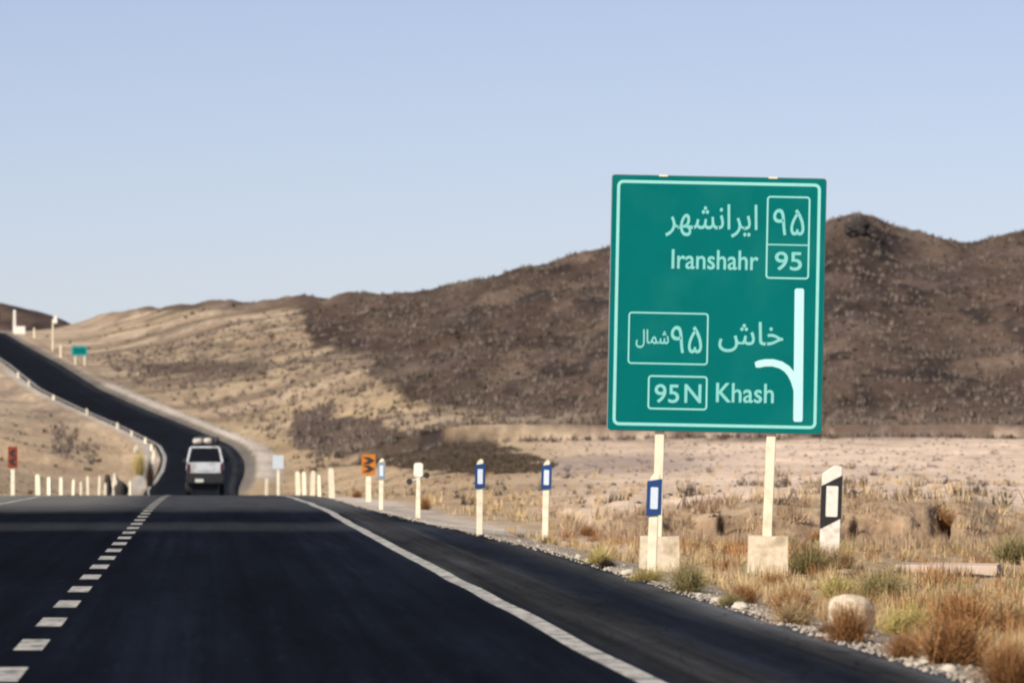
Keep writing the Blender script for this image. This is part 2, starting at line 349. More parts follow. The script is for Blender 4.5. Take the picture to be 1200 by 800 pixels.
# ------------------------------------------------------------------ terrain sheet
uc = np.arange(-.145, .1451, .00058)
side = .145 + np.geomspace(.002, 4.0, 46)
U = np.concatenate([-side[::-1], uc, side])
rows = [np.arange(-14, 30, 2.0), np.arange(30, 40, .8)]
ys = np.arange(792, 612, -1.6); rows.append(CAMH * FPX / (ys - HOR))
D = np.concatenate(rows); D = D[D < 108]
D = np.concatenate([D, np.arange(108.2, 128, .22), np.arange(128.5, 200, 1.1), np.arange(201, 700, 5), np.arange(700, 1720, 2.6), np.arange(1722, 3000, 14), np.geomspace(3010, 12000, 26)])
DD, UU = np.meshgrid(D, U, indexing='ij')
XX = UU * (DD + 15.0)
ZZ = ground(XX, DD)
PX = pxof(XX, DD); PY = HOR - (ZZ - CAMH) / np.maximum(DD, 30) * FPX
OFF = XX - rx(DD); SR = OFF - half_r(DD); SL = -OFF - half_l(DD); S = np.maximum(SR, SL)
# soils
tan = np.array([.43, .315, .20]); pinks = np.array([.68, .525, .40]); volc = np.array([.062, .048, .040]); strawc = np.array([.46, .35, .21])
pale = np.array([.60, .53, .45]); brown = np.array([.36, .235, .145]); grey = np.array([.27, .25, .225]); gravel = np.array([.26, .225, .185])
wx = 9 * fbm(XX / 30, DD / 60, 4, 101); wpx = PX + wx * 2.2; wpy = PY + 6 * fbm(XX / 18, DD / 40, 4, 102)
def mixc(a, col, m): return a * (1 - m[..., None]) + col * m[..., None]
col = np.broadcast_to(tan, XX.shape + (3,)).copy()
col = mixc(col, strawc, ss(fbm(XX / 9, DD / 30, 4, 103), -.1, .3) * .8)
col = mixc(col, brown, ss(fbm(XX / 11, DD / 34, 4, 104), .12, .42) * .55)
bandn = fbm(XX / 60 + DD / 400, DD / 17, 4, 141)
hillm = ss(DD, 1000, 1120) * (1 - ss(PX, 420, 520))
col = mixc(col, np.array([.29, .225, .155]), hillm * .55)
col = mixc(col, np.array([.155, .118, .088]), hillm * ss(bandn, .08, .34) * .75)
col = mixc(col, np.array([.48, .38, .29]), hillm * ss(-bandn, .12, .36) * .55)
col = mixc(col, np.array([.17, .13, .095]), hillm * ss(fbm(XX / 5, DD / 40, 4, 143), .15, .4) * .6)
col = mixc(col, pinks, ss(PX, 560, 760) * ss(DD, 118, 135) * .85)
col = mixc(col, pinks, (1 - ss(PX, 60, 200)) * ss(DD, 300, 600) * .2)
# volcanic gravel: border of the dark slope as a line in plan
line = np.interp(PX + 16 * fbm(DD / 30, XX / 9, 4, 137), [-900, 330, 352, 365, 430, 445, 480, 560, 640, 700, 900, 1900], [200, 200, 356, 405, 420, 445, 466, 476, 494, 508, 514, 516])
dk = (1 - ss(wpy + 20 * fbm(XX / 7, DD / 26, 5, 131) + 14 * fbm(XX / 2.2, DD / 9, 3, 133) - line - 4, -9, 9)) * ss(DD, 750, 860)
lowtop = np.interp(PX, [330, 345, 380, 430, 500, 560, 610, 640], [600, 484, 480, 488, 500, 512, 530, 600])
lowbot = np.interp(PX, [330, 345, 400, 480, 560, 625, 660], [480, 520, 541, 549, 556, 552, 480])
w2 = 14 * fbm(XX / 5, DD / 22, 5, 135) + 8 * fbm(XX / 1.8, DD / 8, 3, 136)
dk2 = ss(wpy + w2 - lowtop, -5, 5) * (1 - ss(wpy + w2 - lowbot, -5, 5)) * ss(DD, 380, 460)
st = lambda px0, px1, y0, y1: ss(wpx, px0 - 12, px0 + 12) * (1 - ss(wpx, px1 - 20, px1 + 20)) * ss(wpy, y0 - 2, y0 + 2) * (1 - ss(wpy, y1 - 2, y1 + 2)) * ss(DD, 500, 600)
dk3 = st(165, 300, 424, 438) * .9 + ss(wpx, 95, 115) * (1 - ss(wpy, 362, 368)) * (DD > 1200) * .75 + st(230, 330, 440, 446) * .4 + st(225, 345, 402, 409) * .4 + st(20, 150, 478, 484) * .25 + st(100, 150, 395, 404) * .3
dk4 = ss(DD, 2050, 2250)
dm = np.clip(np.maximum(np.maximum(dk, dk2), np.maximum(dk3, dk4)), 0, 1)
patch = ss(fbm(XX / 16, DD / 60, 5, 110), .12, .5)
vc = volc * np.array([1.36, 1.20, 1.10]) * (1.10 + .8 * fbm(XX / 12, DD / 80, 5, 111))[..., None]
vc = mixc(vc, np.array([.078, .060, .044]), ss(fbm(XX / 15, DD / 50, 4, 115), .05, .4) * .7)
vc = mixc(vc, np.array([.12, .085, .078]), ss(fbm(XX / 9, DD / 45, 4, 117), .1, .45) * .7)
vc = mixc(vc, np.array([.03, .025, .023]), ss(fbm(XX / 7, DD / 30, 4, 119), .08, .35) * .75)
vc = mixc(vc, np.array([.20, .145, .105]), ss(fbm(XX / 10, DD / 60, 5, 123), .16, .42) * .6)
vc = mixc(vc, np.array([.12, .09, .068]), patch * .6 * ss(PX, 330, 400))
vc = mixc(vc, np.array([.19, .135, .10]), .8 * ss(PY, 462, 506) * ss(PX, 600, 720))
col = col * (1 - dm[..., None]) + vc * dm[..., None]
tstreak = st(450, 700, 484, 497) * .7
col = mixc(col, np.array([.36, .28, .2]), tstreak * (DD > 500))
# near right: verge, bank, tracks
col = mixc(col, brown, ss(PX, 620, 740) * ss(DD, 112, 116) * (1 - ss(DD - (117 + 2.2 * fbm(XX / 1.3, XX * 0, 5, 71)), 2.5, 4.5)) * (.25 + .65 * vnoise(XX / .22, DD / 1.2, 82)))
col = mixc(col, np.array([.34, .27, .24]), ss(PX, 600, 660) * (1 - ss(PX, 830, 900)) * ss(DD, 330, 380) * (1 - ss(DD, 520, 640)) * .7)
col = mixc(col, np.array([.80, .62, .48]), ss(wpx, 770, 860) * ss(DD, 122, 150) * (1 - ss(DD, 700, 800)) * .6)
col = mixc(col, pinks * 1.05, ss(PX, 560, 610) * (1 - ss(PX, 730, 760)) * ss(PY, 628, 632) * (1 - ss(PY, 645, 652)) * .8)
g_near = (1 - ss(S, .3, 1.5)) * (1 - ss(DD, 700, 760)); col = mixc(col, gravel, g_near * .85)
col = mixc(col, pale, (1 - ss(S, .8, 2.4)) * ss(S, -.2, .3) * ss(DD, 100, 112) * (1 - ss(DD, 230, 300)) * .8)
col = mixc(col, pale * .95, ss(SR, 1.4, 2.0) * (1 - ss(SR, 4.2, 5.2)) * ss(DD, 760, 820) * (1 - ss(DD, 1150, 1240)) * (1 - .0 * SR) * .9)
col = mixc(col, grey * .55, (SR > -.5) * (1 - ss(SR, 1.3, 2.0)) * ss(DD, 700, 760) * .9)
col = mixc(col, pale, ss(SL, .1, .5) * (1 - ss(SL, 1.6, 2.6)) * ss(DD, 650, 760) * (1 - ss(DD, 1300, 1400)))
col = mixc(col, np.array([.36, .34, .28]), (SL > 0) * ss(DD, 120, 140) * (1 - ss(DD, 225, 260)) * .9)
nr, nc = XX.shape
idx = np.arange(nr * nc).reshape(nr, nc)
q = np.stack([idx[:-1, :-1], idx[:-1, 1:], idx[1:, 1:], idx[1:, :-1]], -1).reshape(-1, 4)
def grid_mesh(name, co, q):
    me = bpy.data.meshes.new(name); me.vertices.add(len(co)); me.vertices.foreach_set('co', co.astype(np.float32).ravel())
    me.loops.add(q.size); me.loops.foreach_set('vertex_index', q.astype(np.int32).ravel())
    k = q.shape[1]
    me.polygons.add(len(q)); me.polygons.foreach_set('loop_start', np.arange(0, q.size, k, dtype=np.int32)); me.polygons.foreach_set('loop_total', np.full(len(q), k, dtype=np.int32))
    me.update(calc_edges=True); return me
me = grid_mesh('ground', np.stack([XX, DD, ZZ], -1).reshape(-1, 3), q)
me.polygons.foreach_set('use_smooth', np.ones(len(q), bool))
ca = me.color_attributes.new('soil', 'FLOAT_COLOR', 'POINT')
ca.data.foreach_set('color', np.concatenate([np.clip(col, 0, 1), np.ones(XX.shape + (1,))], -1).astype(np.float32).ravel())
g = link('ground', me, gm); tag(g, kind='structure')

# ------------------------------------------------------------------ road
Dr = np.concatenate([np.arange(-12, 130, 1.0), np.arange(130, 700, 4), np.arange(700, 1760, 5), np.arange(1760, 3000, 30)])
def strip(name, ds, offs, lift, m, parent=None, skirt=None, wob=None):
    co = []; uv = []
    for d in ds:
        h1, h0 = float(half_r(d)), float(half_l(d)); x0, z0 = float(rx(d)), float(rz(d))
        for o_ in offs:
            o2 = o_(d) if callable(o_) else o_
            co.append((x0 + o2, d, z0 + lift)); uv.append((o2, d))
    k = len(offs); nd = len(ds)
    if skirt:
        for i in range(nd):
            co[i * k] = (co[i * k][0], co[i * k][1], co[i * k][2] - skirt); co[i * k + k - 1] = (co[i * k + k - 1][0], co[i * k + k - 1][1], co[i * k + k - 1][2] - skirt)
    I = np.arange(nd * k).reshape(nd, k); q = np.stack([I[:-1, :-1], I[:-1, 1:], I[1:, 1:], I[1:, :-1]], -1).reshape(-1, 4)
    me = grid_mesh(name, np.array(co), q); ul = me.uv_layers.new(name='lane'); uva = np.array(uv)[q.ravel()]
    ul.data.foreach_set('uv', uva.astype(np.float32).ravel())
    return link(name, me, m, parent)
edge_n = lambda d: .10 * float(fbm(np.array([d / 1.7]), np.array([3.3]), 3, 5)[0])
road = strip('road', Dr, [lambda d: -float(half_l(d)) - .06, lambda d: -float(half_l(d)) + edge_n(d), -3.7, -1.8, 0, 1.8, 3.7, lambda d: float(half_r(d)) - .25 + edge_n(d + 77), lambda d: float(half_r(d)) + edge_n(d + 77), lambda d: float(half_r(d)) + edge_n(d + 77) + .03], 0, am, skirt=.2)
tag(road, kind='structure')
def wobl(c, s): return lambda d: c + s + .05 * float(fbm(np.array([d / 9.0]), np.array([9.1]), 2, 15)[0])
strip('edge_line', Dr[Dr < 430], [wobl(3.65, -.075), wobl(3.65, .085)], .004, PAINT, road)
strip('edge_line', Dr, [lambda d: wobl(-3.65 - 1.35 * float(ss(d, 600, 760)), -.075)(d), lambda d: wobl(-3.65 - 1.35 * float(ss(d, 600, 760)), .09 + .30 * float(ss(d, 700, 800)))(d)], .004, PAINT, road)
d0 = 39.85 - 5.9 * 8
dash_me = None
for i in range(68):
    dc = d0 + 5.9 * i
    if dc > 330: break
    bm = bmesh.new(); vs = []
    for dd_, o_ in ((dc - 1.25, -.095), (dc - 1.25, .095), (dc + 1.25, .095), (dc + 1.25, -.095)):
        vs.append(bm.verts.new((float(rx(dd_)) + o_, dd_, float(rz(dd_)) + .005)))
    bm.faces.new(vs); bmobj('lane_dash', bm, PAINT, road)

# ------------------------------------------------------------------ generic plants
def clump_mesh(name, seed, kind, nblade, R, H, spread=1.0, width=.008, up=.35, tips=True):
    r_ = np.random.default_rng(seed); V = []; F = []; T = []
    lobes = [(r_.normal(0, .33), r_.normal(0, .33), r_.uniform(.6, 1.0)) for _ in range(5)]
    for i in range(nblade):
        lb = lobes[r_.integers(0, 5)]
        az = r_.uniform(0, 2 * math.pi); lean = abs(r_.normal(0, .55)) * spread; lean = min(lean, 1.35)
        L = H * r_.uniform(.45, 1.05) * lb[2]
        bx, by = lb[0] * R * .8 + r_.normal(0, .16) * R, lb[1] * R * .8 + r_.normal(0, .16) * R
        dx, dy, dz = math.cos(az) * math.sin(lean), math.sin(az) * math.sin(lean), math.cos(lean)
        p = np.array([bx, by, 0.]); dirv = np.array([dx, dy, dz]); a2 = r_.uniform(0, math.pi); wv = np.array([math.cos(a2), math.sin(a2), 0]) * width
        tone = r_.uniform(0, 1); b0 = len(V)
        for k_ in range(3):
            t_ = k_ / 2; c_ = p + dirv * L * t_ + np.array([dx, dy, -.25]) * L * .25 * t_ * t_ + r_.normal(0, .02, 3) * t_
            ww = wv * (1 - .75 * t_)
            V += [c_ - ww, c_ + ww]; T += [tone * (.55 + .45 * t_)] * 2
        F += [(b0, b0 + 1, b0 + 3, b0 + 2), (b0 + 2, b0 + 3, b0 + 5, b0 + 4)]
        if tips:
            for _ in range(2):
                t_ = r_.uniform(.45, 1.05); c_ = p + dirv * L * t_ + r_.normal(0, .035, 3); b0 = len(V); s_ = r_.uniform(.008, .02)
                u_ = r_.normal(0, 1, 3); u_ /= np.linalg.norm(u_); v_ = np.cross(u_, r_.normal(0, 1, 3)); v_ /= np.linalg.norm(v_)
                V += [c_ - u_ * s_, c_ + v_ * s_ * .7, c_ + u_ * s_, c_ - v_ * s_ * .7]; tt = min(1, max(0, tone + r_.normal(0, .25))); T += [tt] * 4
                F += [(b0, b0 + 1, b0 + 2, b0 + 3)]
    me = grid_mesh(name, np.array(V), np.array(F)); a_ = me.attributes.new('tone', 'FLOAT', 'POINT'); a_.data.foreach_set('value', np.clip(np.array(T), 0, 1).astype(np.float32))
    return me
def worldpt(px, y, z=None):
    """point on the ground seen at a pixel of the photograph"""
    if z is not None:
        d = (CAMH - z) * FPX / (y - HOR); return (px - 600) / FPX * d, d
    lo = None
    for d in np.concatenate([np.arange(35, 200, .5), np.arange(200, 1800, 3)]):
        x = (px - 600) / FPX * d; yy = HOR - (gz(x, d) - CAMH) / d * FPX
        if yy <= y: return x, float(d)
    return (px - 600) / FPX * 1700, 1700.
protos = {}
def shrub(kind, px, y, wpx, hpx, label, cat='shrub', name='shrub', group=None):
    x, d = worldpt(px, y); sc = d / FPX
    key = (kind, int(px) % 3)
    if key not in protos:
        fol = clump_mesh('foliage', 100 + len(protos), kind, 900, .42, 1.0, spread=1.25, width=.009)
        fol.materials.append(PM[kind])
        stm = clump_mesh('stems', 300 + len(protos), kind, 60, .2, .8, spread=1.2, width=.012, tips=False); stm.materials.append(PM['dark' if kind == 'dark' else 'twig'])
        protos[key] = (fol, stm)
    fol, stm = protos[key]
    e = empty(name, label, cat, (x, d, gz(x, d) - .02), (0, 0, random.uniform(0, 6.28)), group)
    e.scale = (wpx * sc * .72, wpx * sc * .72, hpx * sc * 1.05)
    link('foliage', fol, None, e); link('stems', stm, None, e)
    return e

# ------------------------------------------------------------------ the big direction sign
SD = 76.0; K = SD / FPX
sx, sz = (712 - 600) * K, CAMH + (HOR - 503) * K      # lower left corner of the board
TILT = math.radians(1.15)
sign = empty('direction_sign', 'large green direction sign on two cream posts at the right of the road', 'road sign', ((837 - 600) * K, SD, CAMH + (HOR - 505) * K), (0, TILT, 0))
def P(px, py):          # photograph pixel -> sign plane, metres, undoing the tilt
    X = (px - 837) * K; Z = (505 - py) * K
    c, s_ = math.cos(-TILT), math.sin(-TILT)
    return (X * c + Z * s_, -X * s_ + Z * c)
def rrect(x0, x1, z0, z1, r_, n_=6):
    pts = []
    for cx, cz, a0 in ((x1 - r_, z1 - r_, 0), (x0 + r_, z1 - r_, 90), (x0 + r_, z0 + r_, 180), (x1 - r_, z0 + r_, 270)):
        for k_ in range(n_ + 1):
            a = math.radians(a0 + 90 * k_ / n_); pts.append((cx + r_ * math.cos(a), cz + r_ * math.sin(a)))
    return pts
def frame(name, x0, x1, z0, z1, r_, w_, y, m, parent):
    a = rrect(x0, x1, z0, z1, r_); b = rrect(x0 + w_, x1 - w_, z0 + w_, z1 - w_, max(.003, r_ - w_)); bm = bmesh.new()
    va = [bm.verts.new((p[0], y, p[1])) for p in a]; vb = [bm.verts.new((p[0], y, p[1])) for p in b]
    for i in range(len(a)): j = (i + 1) % len(a); bm.faces.new([va[j], va[i], vb[i], vb[j]])
    return bmobj(name, bm, m, parent)
L0 = P(712, 503); R1 = P(968.5, 208); bx0, bx1, bz0, bz1 = -1.19, 1.19, -.005, 2.83
bm = bmesh.new(); prism(bm, rrect(bx0, bx1, bz0, bz1, .03, 3), -.012, .012); bmobj('board', bm, M['green'], sign)
bm = bmesh.new(); prism(bm, rrect(bx0 - .008, bx1 + .008, bz0 - .008, bz1 + .008, .035, 3), .013, .030); bmobj('back_panel', bm, M['steel'], sign)
frame('border', bx0 + .055, bx1 - .055, bz0 + .05, bz1 - .055, .07, .034, -.015, M['white_ret'], sign)
def rect_px(x0, x1, y0, y1): a = P(x0, y1); b = P(x1, y0); return min(a[0], b[0]), max(a[0], b[0]), a[1], b[1]
def boxframe(x0, x1, y0, y1, lab, wd=.019):
    a = P((x0 + x1) / 2, (y0 + y1) / 2); hw = (x1 - x0) / 2 * K; hh = (y1 - y0) / 2 * K
    o = frame('number_frame', a[0] - hw, a[0] + hw, a[1] - hh, a[1] + hh, .04, wd, -.0155, M['white_ret'], sign); o['label'] = lab; return a, hw, hh
a, hw, hh = boxframe(898, 949, 230, 327, 'tall thin frame round both figures 95 at the top')
bm = bmesh.new(); zz = a[1] + hh - (287 - 230) * K; prism(bm, [(a[0] - hw + .019, zz - .007), (a[0] + hw - .019, zz - .007), (a[0] + hw - .019, zz + .007), (a[0] - hw + .019, zz + .007)], -.0156, -.0126); bmobj('frame_divider', bm, M['white_ret'], sign)
boxframe(736, 830, 366, 427, 'wide frame round the Persian number', .017)
boxframe(759, 829, 440, 480, 'low frame round 95 N', .019)
def text(s, x0, x1, y0, y1, lab, m=None, thick=0.0, rel=.0157):
    cu = bpy.data.curves.new('legend', 'FONT'); cu.body = s; cu.size = 1.0; cu.resolution_u = 6
    to = bpy.data.objects.new('legend_tmp', cu); C.objects.link(to); bpy.context.view_layer.update()
    dg = bpy.context.evaluated_depsgraph_get(); m0 = bpy.data.meshes.new_from_object(to.evaluated_get(dg)); bpy.data.objects.remove(to)
    n_ = len(m0.vertices); co = np.zeros(n_ * 3); m0.vertices.foreach_get('co', co); co = co.reshape(-1, 3)
    mn = co.min(0); mx_ = co.max(0); c = P((x0 + x1) / 2, (y0 + y1) / 2); t = thick; W = (x1 - x0) * K - 2 * t; H = (y1 - y0) * K - 2 * t
    base = np.zeros_like(co); base[:, 0] = c[0] + ((co[:, 0] - mn[0]) / (mx_[0] - mn[0]) - .5) * W
    base[:, 2] = c[1] + ((co[:, 1] - mn[1]) / (mx_[1] - mn[1]) - .5) * H; base[:, 1] = -rel
    faces = [tuple(p.vertices) for p in m0.polygons]; V = []; F = []      # a stroke is thickened by layers shifted sideways
    sh = [(0, 0)] + ([(t * math.cos(a_), t * math.sin(a_)) for a_ in [math.pi / 4 * k_ for k_ in range(8)]] if t > 0 else [])
    for i, (ax, az_) in enumerate(sh):
        V.append(base + np.array([ax, -.0002 * i, az_])); F += [tuple(v + i * n_ for v in f) for f in faces]
    me = bpy.data.meshes.new('legend'); me.from_pydata(np.concatenate(V).tolist(), [], F); me.update()
    o = link('legend', me, m or M['letter'], sign); o['label'] = lab; return o
text('\uFEAE\uFEEC\uFEB8\uFEE7\uFE8D\uFEAE\uFBFE\uFE8D', 780, 888, 239, 278, 'town name in Persian script at the top', thick=.0025)
text('Iranshahr', 787, 889, 293, 316, 'the word Iranshahr', thick=.004)
text('\u06F9\u06F5', 906, 943, 245, 276, 'Persian figures 95 in the tall frame', thick=.0025)
text('95', 908, 940, 295, 317, 'figures 95 in the tall frame', thick=.004)
text('\uFEB5\uFE8E\uFEA7', 842, 918, 377, 413, 'town name in Persian script beside the branch arrow', thick=.0025)
text('\u06F9\u06F5', 786, 823, 382, 414, 'Persian figures 95 in the wide frame', thick=.0025)
text('\uFEDD\uFE8E\uFEE4\uFEB7', 745, 784, 386, 408, 'small Persian word for north', thick=.003)
text('95', 767, 796, 450, 472, 'figures 95 in the low frame', thick=.004)
text('N', 802, 822, 450, 472, 'letter N in the low frame', thick=.004)
text('Khash', 839, 907, 449, 472, 'the word Khash', thick=.004)
# arrow: one stroke up with a branch to the left
def ribbon(pts, w0, w1):
    out_l, out_r = [], []
    for i, p in enumerate(pts):
        a = Vector(pts[max(0, i - 1)]); b = Vector(pts[min(len(pts) - 1, i + 1)]); t = (b - a).normalized(); nn = Vector((-t.y, t.x)); ww = w0 + (w1 - w0) * i / (len(pts) - 1)
        if i == 0 or i == len(pts) - 1: ww *= .72
        out_l.append(tuple(Vector(p) + nn * ww)); out_r.append(tuple(Vector(p) - nn * ww))
    return out_l, out_r
def ribbon_obj(name, pts, w0, w1, y):
    lft, rgt = ribbon(pts, w0, w1); bm = bmesh.new(); a = [bm.verts.new((p[0], y, p[1])) for p in lft]; b = [bm.verts.new((p[0], y, p[1])) for p in rgt]
    for i in range(len(a) - 1): bm.faces.new([a[i], a[i + 1], b[i + 1], b[i]])
    return bmobj(name, bm, M['arrow'], sign)
p0, p1 = P(936.8, 338), P(935, 494)
ln = [(p0[0] + (p1[0] - p0[0]) * t, p0[1] + (p1[1] - p0[1]) * t) for t in (0, .012, .03, .5, .97, .988, 1)]
o = ribbon_obj('arrow_stroke', ln, .052, .052, -.0157); o['label'] = 'straight upright stroke'
br = [P(*p) for p in ((885, 427.5), (889, 426.5), (897, 425), (906, 425), (915, 427.5), (922, 432), (927, 438), (931, 446), (934, 456), (935, 466))]
o = ribbon_obj('arrow_stroke', br, .040, .042, -.0165); o['label'] = 'curved branch to the left'
for (pt, pb_) in (((773.5, 505), (770, 640)), ((904.5, 508), (898.5, 636))):
    t_, b_ = P(*pt), P(*pb_); bm = bmesh.new(); dx_ = b_[0] - t_[0]
    vs = box(bm, b_[0] - .052, b_[0] + .052, .035, .095, b_[1] - .1, bz1 - .12)
    for v in vs:
        if v.co.z > 0: v.co.x -= dx_ * (1 + v.co.z / abs(b_[1])) * .9
    bmobj('post', bm, M['cream'], sign, bevel=.006)
    gx = (pb_[0] - 600) * K
for px_, y0_, y1_ in ((774, 628, 660), (900, 628, 677)):
    a = P(px_, y0_); bm = bmesh.new(); vs = box(bm, a[0] - .215, a[0] + .215, -.12, .27, -(y1_ + 22 - 505) * K, a[1])
    for v in vs: v.co += Vector((random.uniform(-.012, .012), 0, random.uniform(-.008, .012)))
    bmesh.ops.subdivide_edges(bm, edges=bm.edges[:], cuts=2, use_grid_fill=True)
    for v in bm.verts: v.co += Vector((random.uniform(-.005, .005), random.uniform(-.005, .005), random.uniform(-.005, .005)))
    bmobj('footing', bm, M['concrete'], sign, bevel=0)
for xx in (-.62, .60):
    bm = bmesh.new(); box(bm, xx - .05, xx + .05, -.02, .035, bz1 - .010, bz1 + .010); bmobj('clamp', bm, M['cream'], sign)
for zz in (.5, 1.4, 2.3):
    bm = bmesh.new(); box(bm, bx0 + .1, bx1 - .1, .030, .036, zz - .03, zz + .03); bmobj('rail', bm, M['steel'], sign)

# ------------------------------------------------------------------ marker posts
def marker_post(px, y, hpx, lean, label, d=None, w_=.10, panel=True, width_k=1.0, pm='blue'):
    if d is None: x, d = worldpt(px, y)
    else: x = (px - 600) / FPX * d
    z = CAMH + (HOR - y) * d / FPX if y else gz(x, d); g_ = gz(x, d)
    h = hpx * d / FPX
    e = empty('marker_post', label, 'marker post', (x, d, z), (0, math.radians(lean), random.uniform(-.1, .1)), 'blue marker posts along the right verge' if pm == 'blue' else None)
    hw = w_ * width_k / 2; bm = bmesh.new()
    prism(bm, [(-hw * .9, min(-.15, g_ - z - .1)), (hw * .9, min(-.15, g_ - z - .1)), (hw, h - .02), (hw * .3, h + .01), (-hw * .7, h - .03), (-hw, h - .07)], -.035, .035)
    bmobj('post', bm, M['cream'], e, bevel=.006)
    if panel:
        pt, pbm = h - .085, h - .085 - .36; pw = hw + .028
        bm = bmesh.new(); prism(bm, [(-pw, pbm), (pw, pbm + .015), (pw, pt + .03), (-pw, pt)], -.050, -.037); bmobj('panel', bm, M[pm], e)
        bm = bmesh.new(); prism(bm, rrect(-pw * .5, pw * .5, pbm + .075, pt - .06, .01, 2), -.056, -.0505); bmobj('reflector', bm, M['refl'], e)
    return e
marker_post(763.5, 675, 121, 2.0, 'nearest blue and white marker post, leaning right in front of the left sign leg')
marker_post(638.8, 633, 94, 1.3, 'blue and white marker post with a small green tuft at its foot')
marker_post(562, 629, 91, 0.4, 'blue and white marker post left of the one with a tuft at its foot')
marker_post(446.8, 597, 60, 0.5, 'slim cream marker post with grey top beside the orange chevron board', panel=True, w_=.10, pm='greyblue')

# black and white hazard post right of the sign
hx, hd = (971 - 600) / FPX * 82, 82.0; e = empty('hazard_post', 'stout white guide post with black bands and white reflector right of the sign', 'marker post', (hx, hd, gz(hx, hd) - .05), (0, math.radians(2.0), .05))
zt = CAMH + (HOR - 546) * hd / FPX - e.location.z; kk = hd / FPX; hw = 11.5 * kk
zf = lambda y: CAMH + (HOR - y) * kk - e.location.z
bm = bmesh.new(); prism(bm, [(-hw, -.2), (hw, -.2), (hw, zf(546)), (hw * .2, zf(545)), (-hw, zf(555))], -.06, .06); bmobj('post', bm, M['whitep'], e, bevel=.008)
bm = bmesh.new(); prism(bm, [(-hw - .004, zf(619)), (hw + .004, zf(606)), (hw + .004, zf(556)), (-hw - .004, zf(569))], -.066, .066); bmobj('band', bm, M['black'], e)
bm = bmesh.new(); prism(bm, rrect(-hw * .58, hw * .62, zf(605), zf(569), .012, 2), -.074, -.0665); bmobj('reflector', bm, M['whitep'], e)

# small mirror-like post at 490
def head_post():
    d = 128.0; x = (490 - 600) / FPX * d; k_ = d / FPX; z = CAMH + (HOR - 603) * k_
    e = empty('reflector_post', 'thin cream post with white cap and two dark round discs on arms', 'marker post', (x, d, z), (0, math.radians(.5), 0))
    bm = bmesh.new(); prism(bm, [(-.05, -.2), (.05, -.2), (.035, 46 * k_), (-.035, 46 * k_)], -.03, .03); bmobj('post', bm, M['cream'], e, bevel=.005)
    bm = bmesh.new(); prism(bm, rrect(-5.5 * k_, 5.5 * k_, 44 * k_, 61 * k_, .05, 4), -.04, .04); bmobj('cap', bm, M['whitep'], e, bevel=.008)
    bm = bmesh.new(); cyl(bm, (-10 * k_, 0, 39 * k_), (10 * k_, 0, 47 * k_), .018, n=8); bmobj('arm', bm, M['steel'], e)
    for sx_, zz in ((-10.5, 39), (9.5, 46.5)):
        bm = bmesh.new(); cyl(bm, (sx_ * k_, -.03, zz * k_), (sx_ * k_, .03, zz * k_), 3.6 * k_, n=14); bmobj('disc', bm, M['dstone'], e)
head_post()

# orange chevron boards
def chevron(px, y0, y1, yf, wpx, d, label, flip, red=False):
    k_ = d / FPX; x = (px - 600) * k_; z = gz(x, d)
    zy = lambda y: CAMH + (HOR - y) * k_ - z
    e = empty('chevron_board', label, 'road sign', (x, d, z), (0, 0, .05), None)
    bm = bmesh.new(); w_ = wpx / 2 * k_; box(bm, -w_, w_, -.02, .02, zy(y1), zy(y0)); bmobj('board', bm, M['red' if red else 'orange'], e)
    h = (zy(y0) - zy(y1)); s_ = -1 if flip else 1
    for i, zc in enumerate((.12, .52)):
        zb = zy(y1) + h * zc; bm = bmesh.new(); t = h * .19
        pts = [(-s_ * w_ * .95, zb), (s_ * w_ * .1, zb + h * .2), (-s_ * w_ * .95, zb + h * .30), (-s_ * w_ * .95, zb + h * .30 + t * .5), (s_ * w_ * .95, zb + h * .22), (-s_ * w_ * .2, zb - h * .04)]
        bm2 = [(p[0], p[1]) for p in pts]
        cen = [(-s_ * w_ * .9, zb + .0), (s_ * w_ * .05, zb), (s_ * w_ * .9, zb + h * .17), (s_ * w_ * .05, zb + h * .34), (-s_ * w_ * .9, zb + h * .34), (-s_ * w_ * .05, zb + h * .17)]
        prism(bm, cen if s_ > 0 else cen[::-1], -.027, -.0205); bmobj('arrow_mark', bm, M['black'], e)
    bm = bmesh.new(); box(bm, -.07, .07, .021, .09, -.2, zy(y0) - .05); bmobj('post', bm, M['cream'], e, bevel=.005)
chevron(432, 532, 556, 577, 16, 182, 'orange chevron board on cream post at the right verge', False)
chevron(15, 523, 548, 578, 11, 236, 'dark red chevron board on cream post at the left edge', True, True)

# short cream guard posts of the culvert
def guard_posts(lst, label, group):
    me = None
    for px, d, h, w_ in lst:
        x = (px - 600) / FPX * d; z = gz(x, d)
        if me is None:
            bm = bmesh.new(); box(bm, -.5, .5, -.5, .5, -.2, 1.0, .92); bmesh.ops.bevel(bm, geom=[e_ for e_ in bm.edges if all(v.co.z > .9 for v in e_.verts)], offset=.08, segments=2, affect='EDGES')
            me = bpy.data.meshes.new('guard_post'); bm.to_mesh(me); bm.free(); me.materials.append(M['cream'])
        o = link('guard_post', me, None, None, (x, d, z), (random.uniform(-.04, .04), random.uniform(-.04, .04), random.uniform(-.3, .3))); o.scale = (w_, .15, h)
        yield tag(o, label, 'guard post', group)
GL = ['leftmost short cream guard post of the left row', 'second short cream guard post of the left row', 'third short cream guard post of the left row', 'fourth short cream guard post of the left row',
      'thin fifth cream guard post in the left row', 'tall sixth cream guard post left of the dark boulders', 'cream guard post just left of the dark boulders', 'white guard post standing in front of the dark boulders', 'last cream guard post before the left road edge']
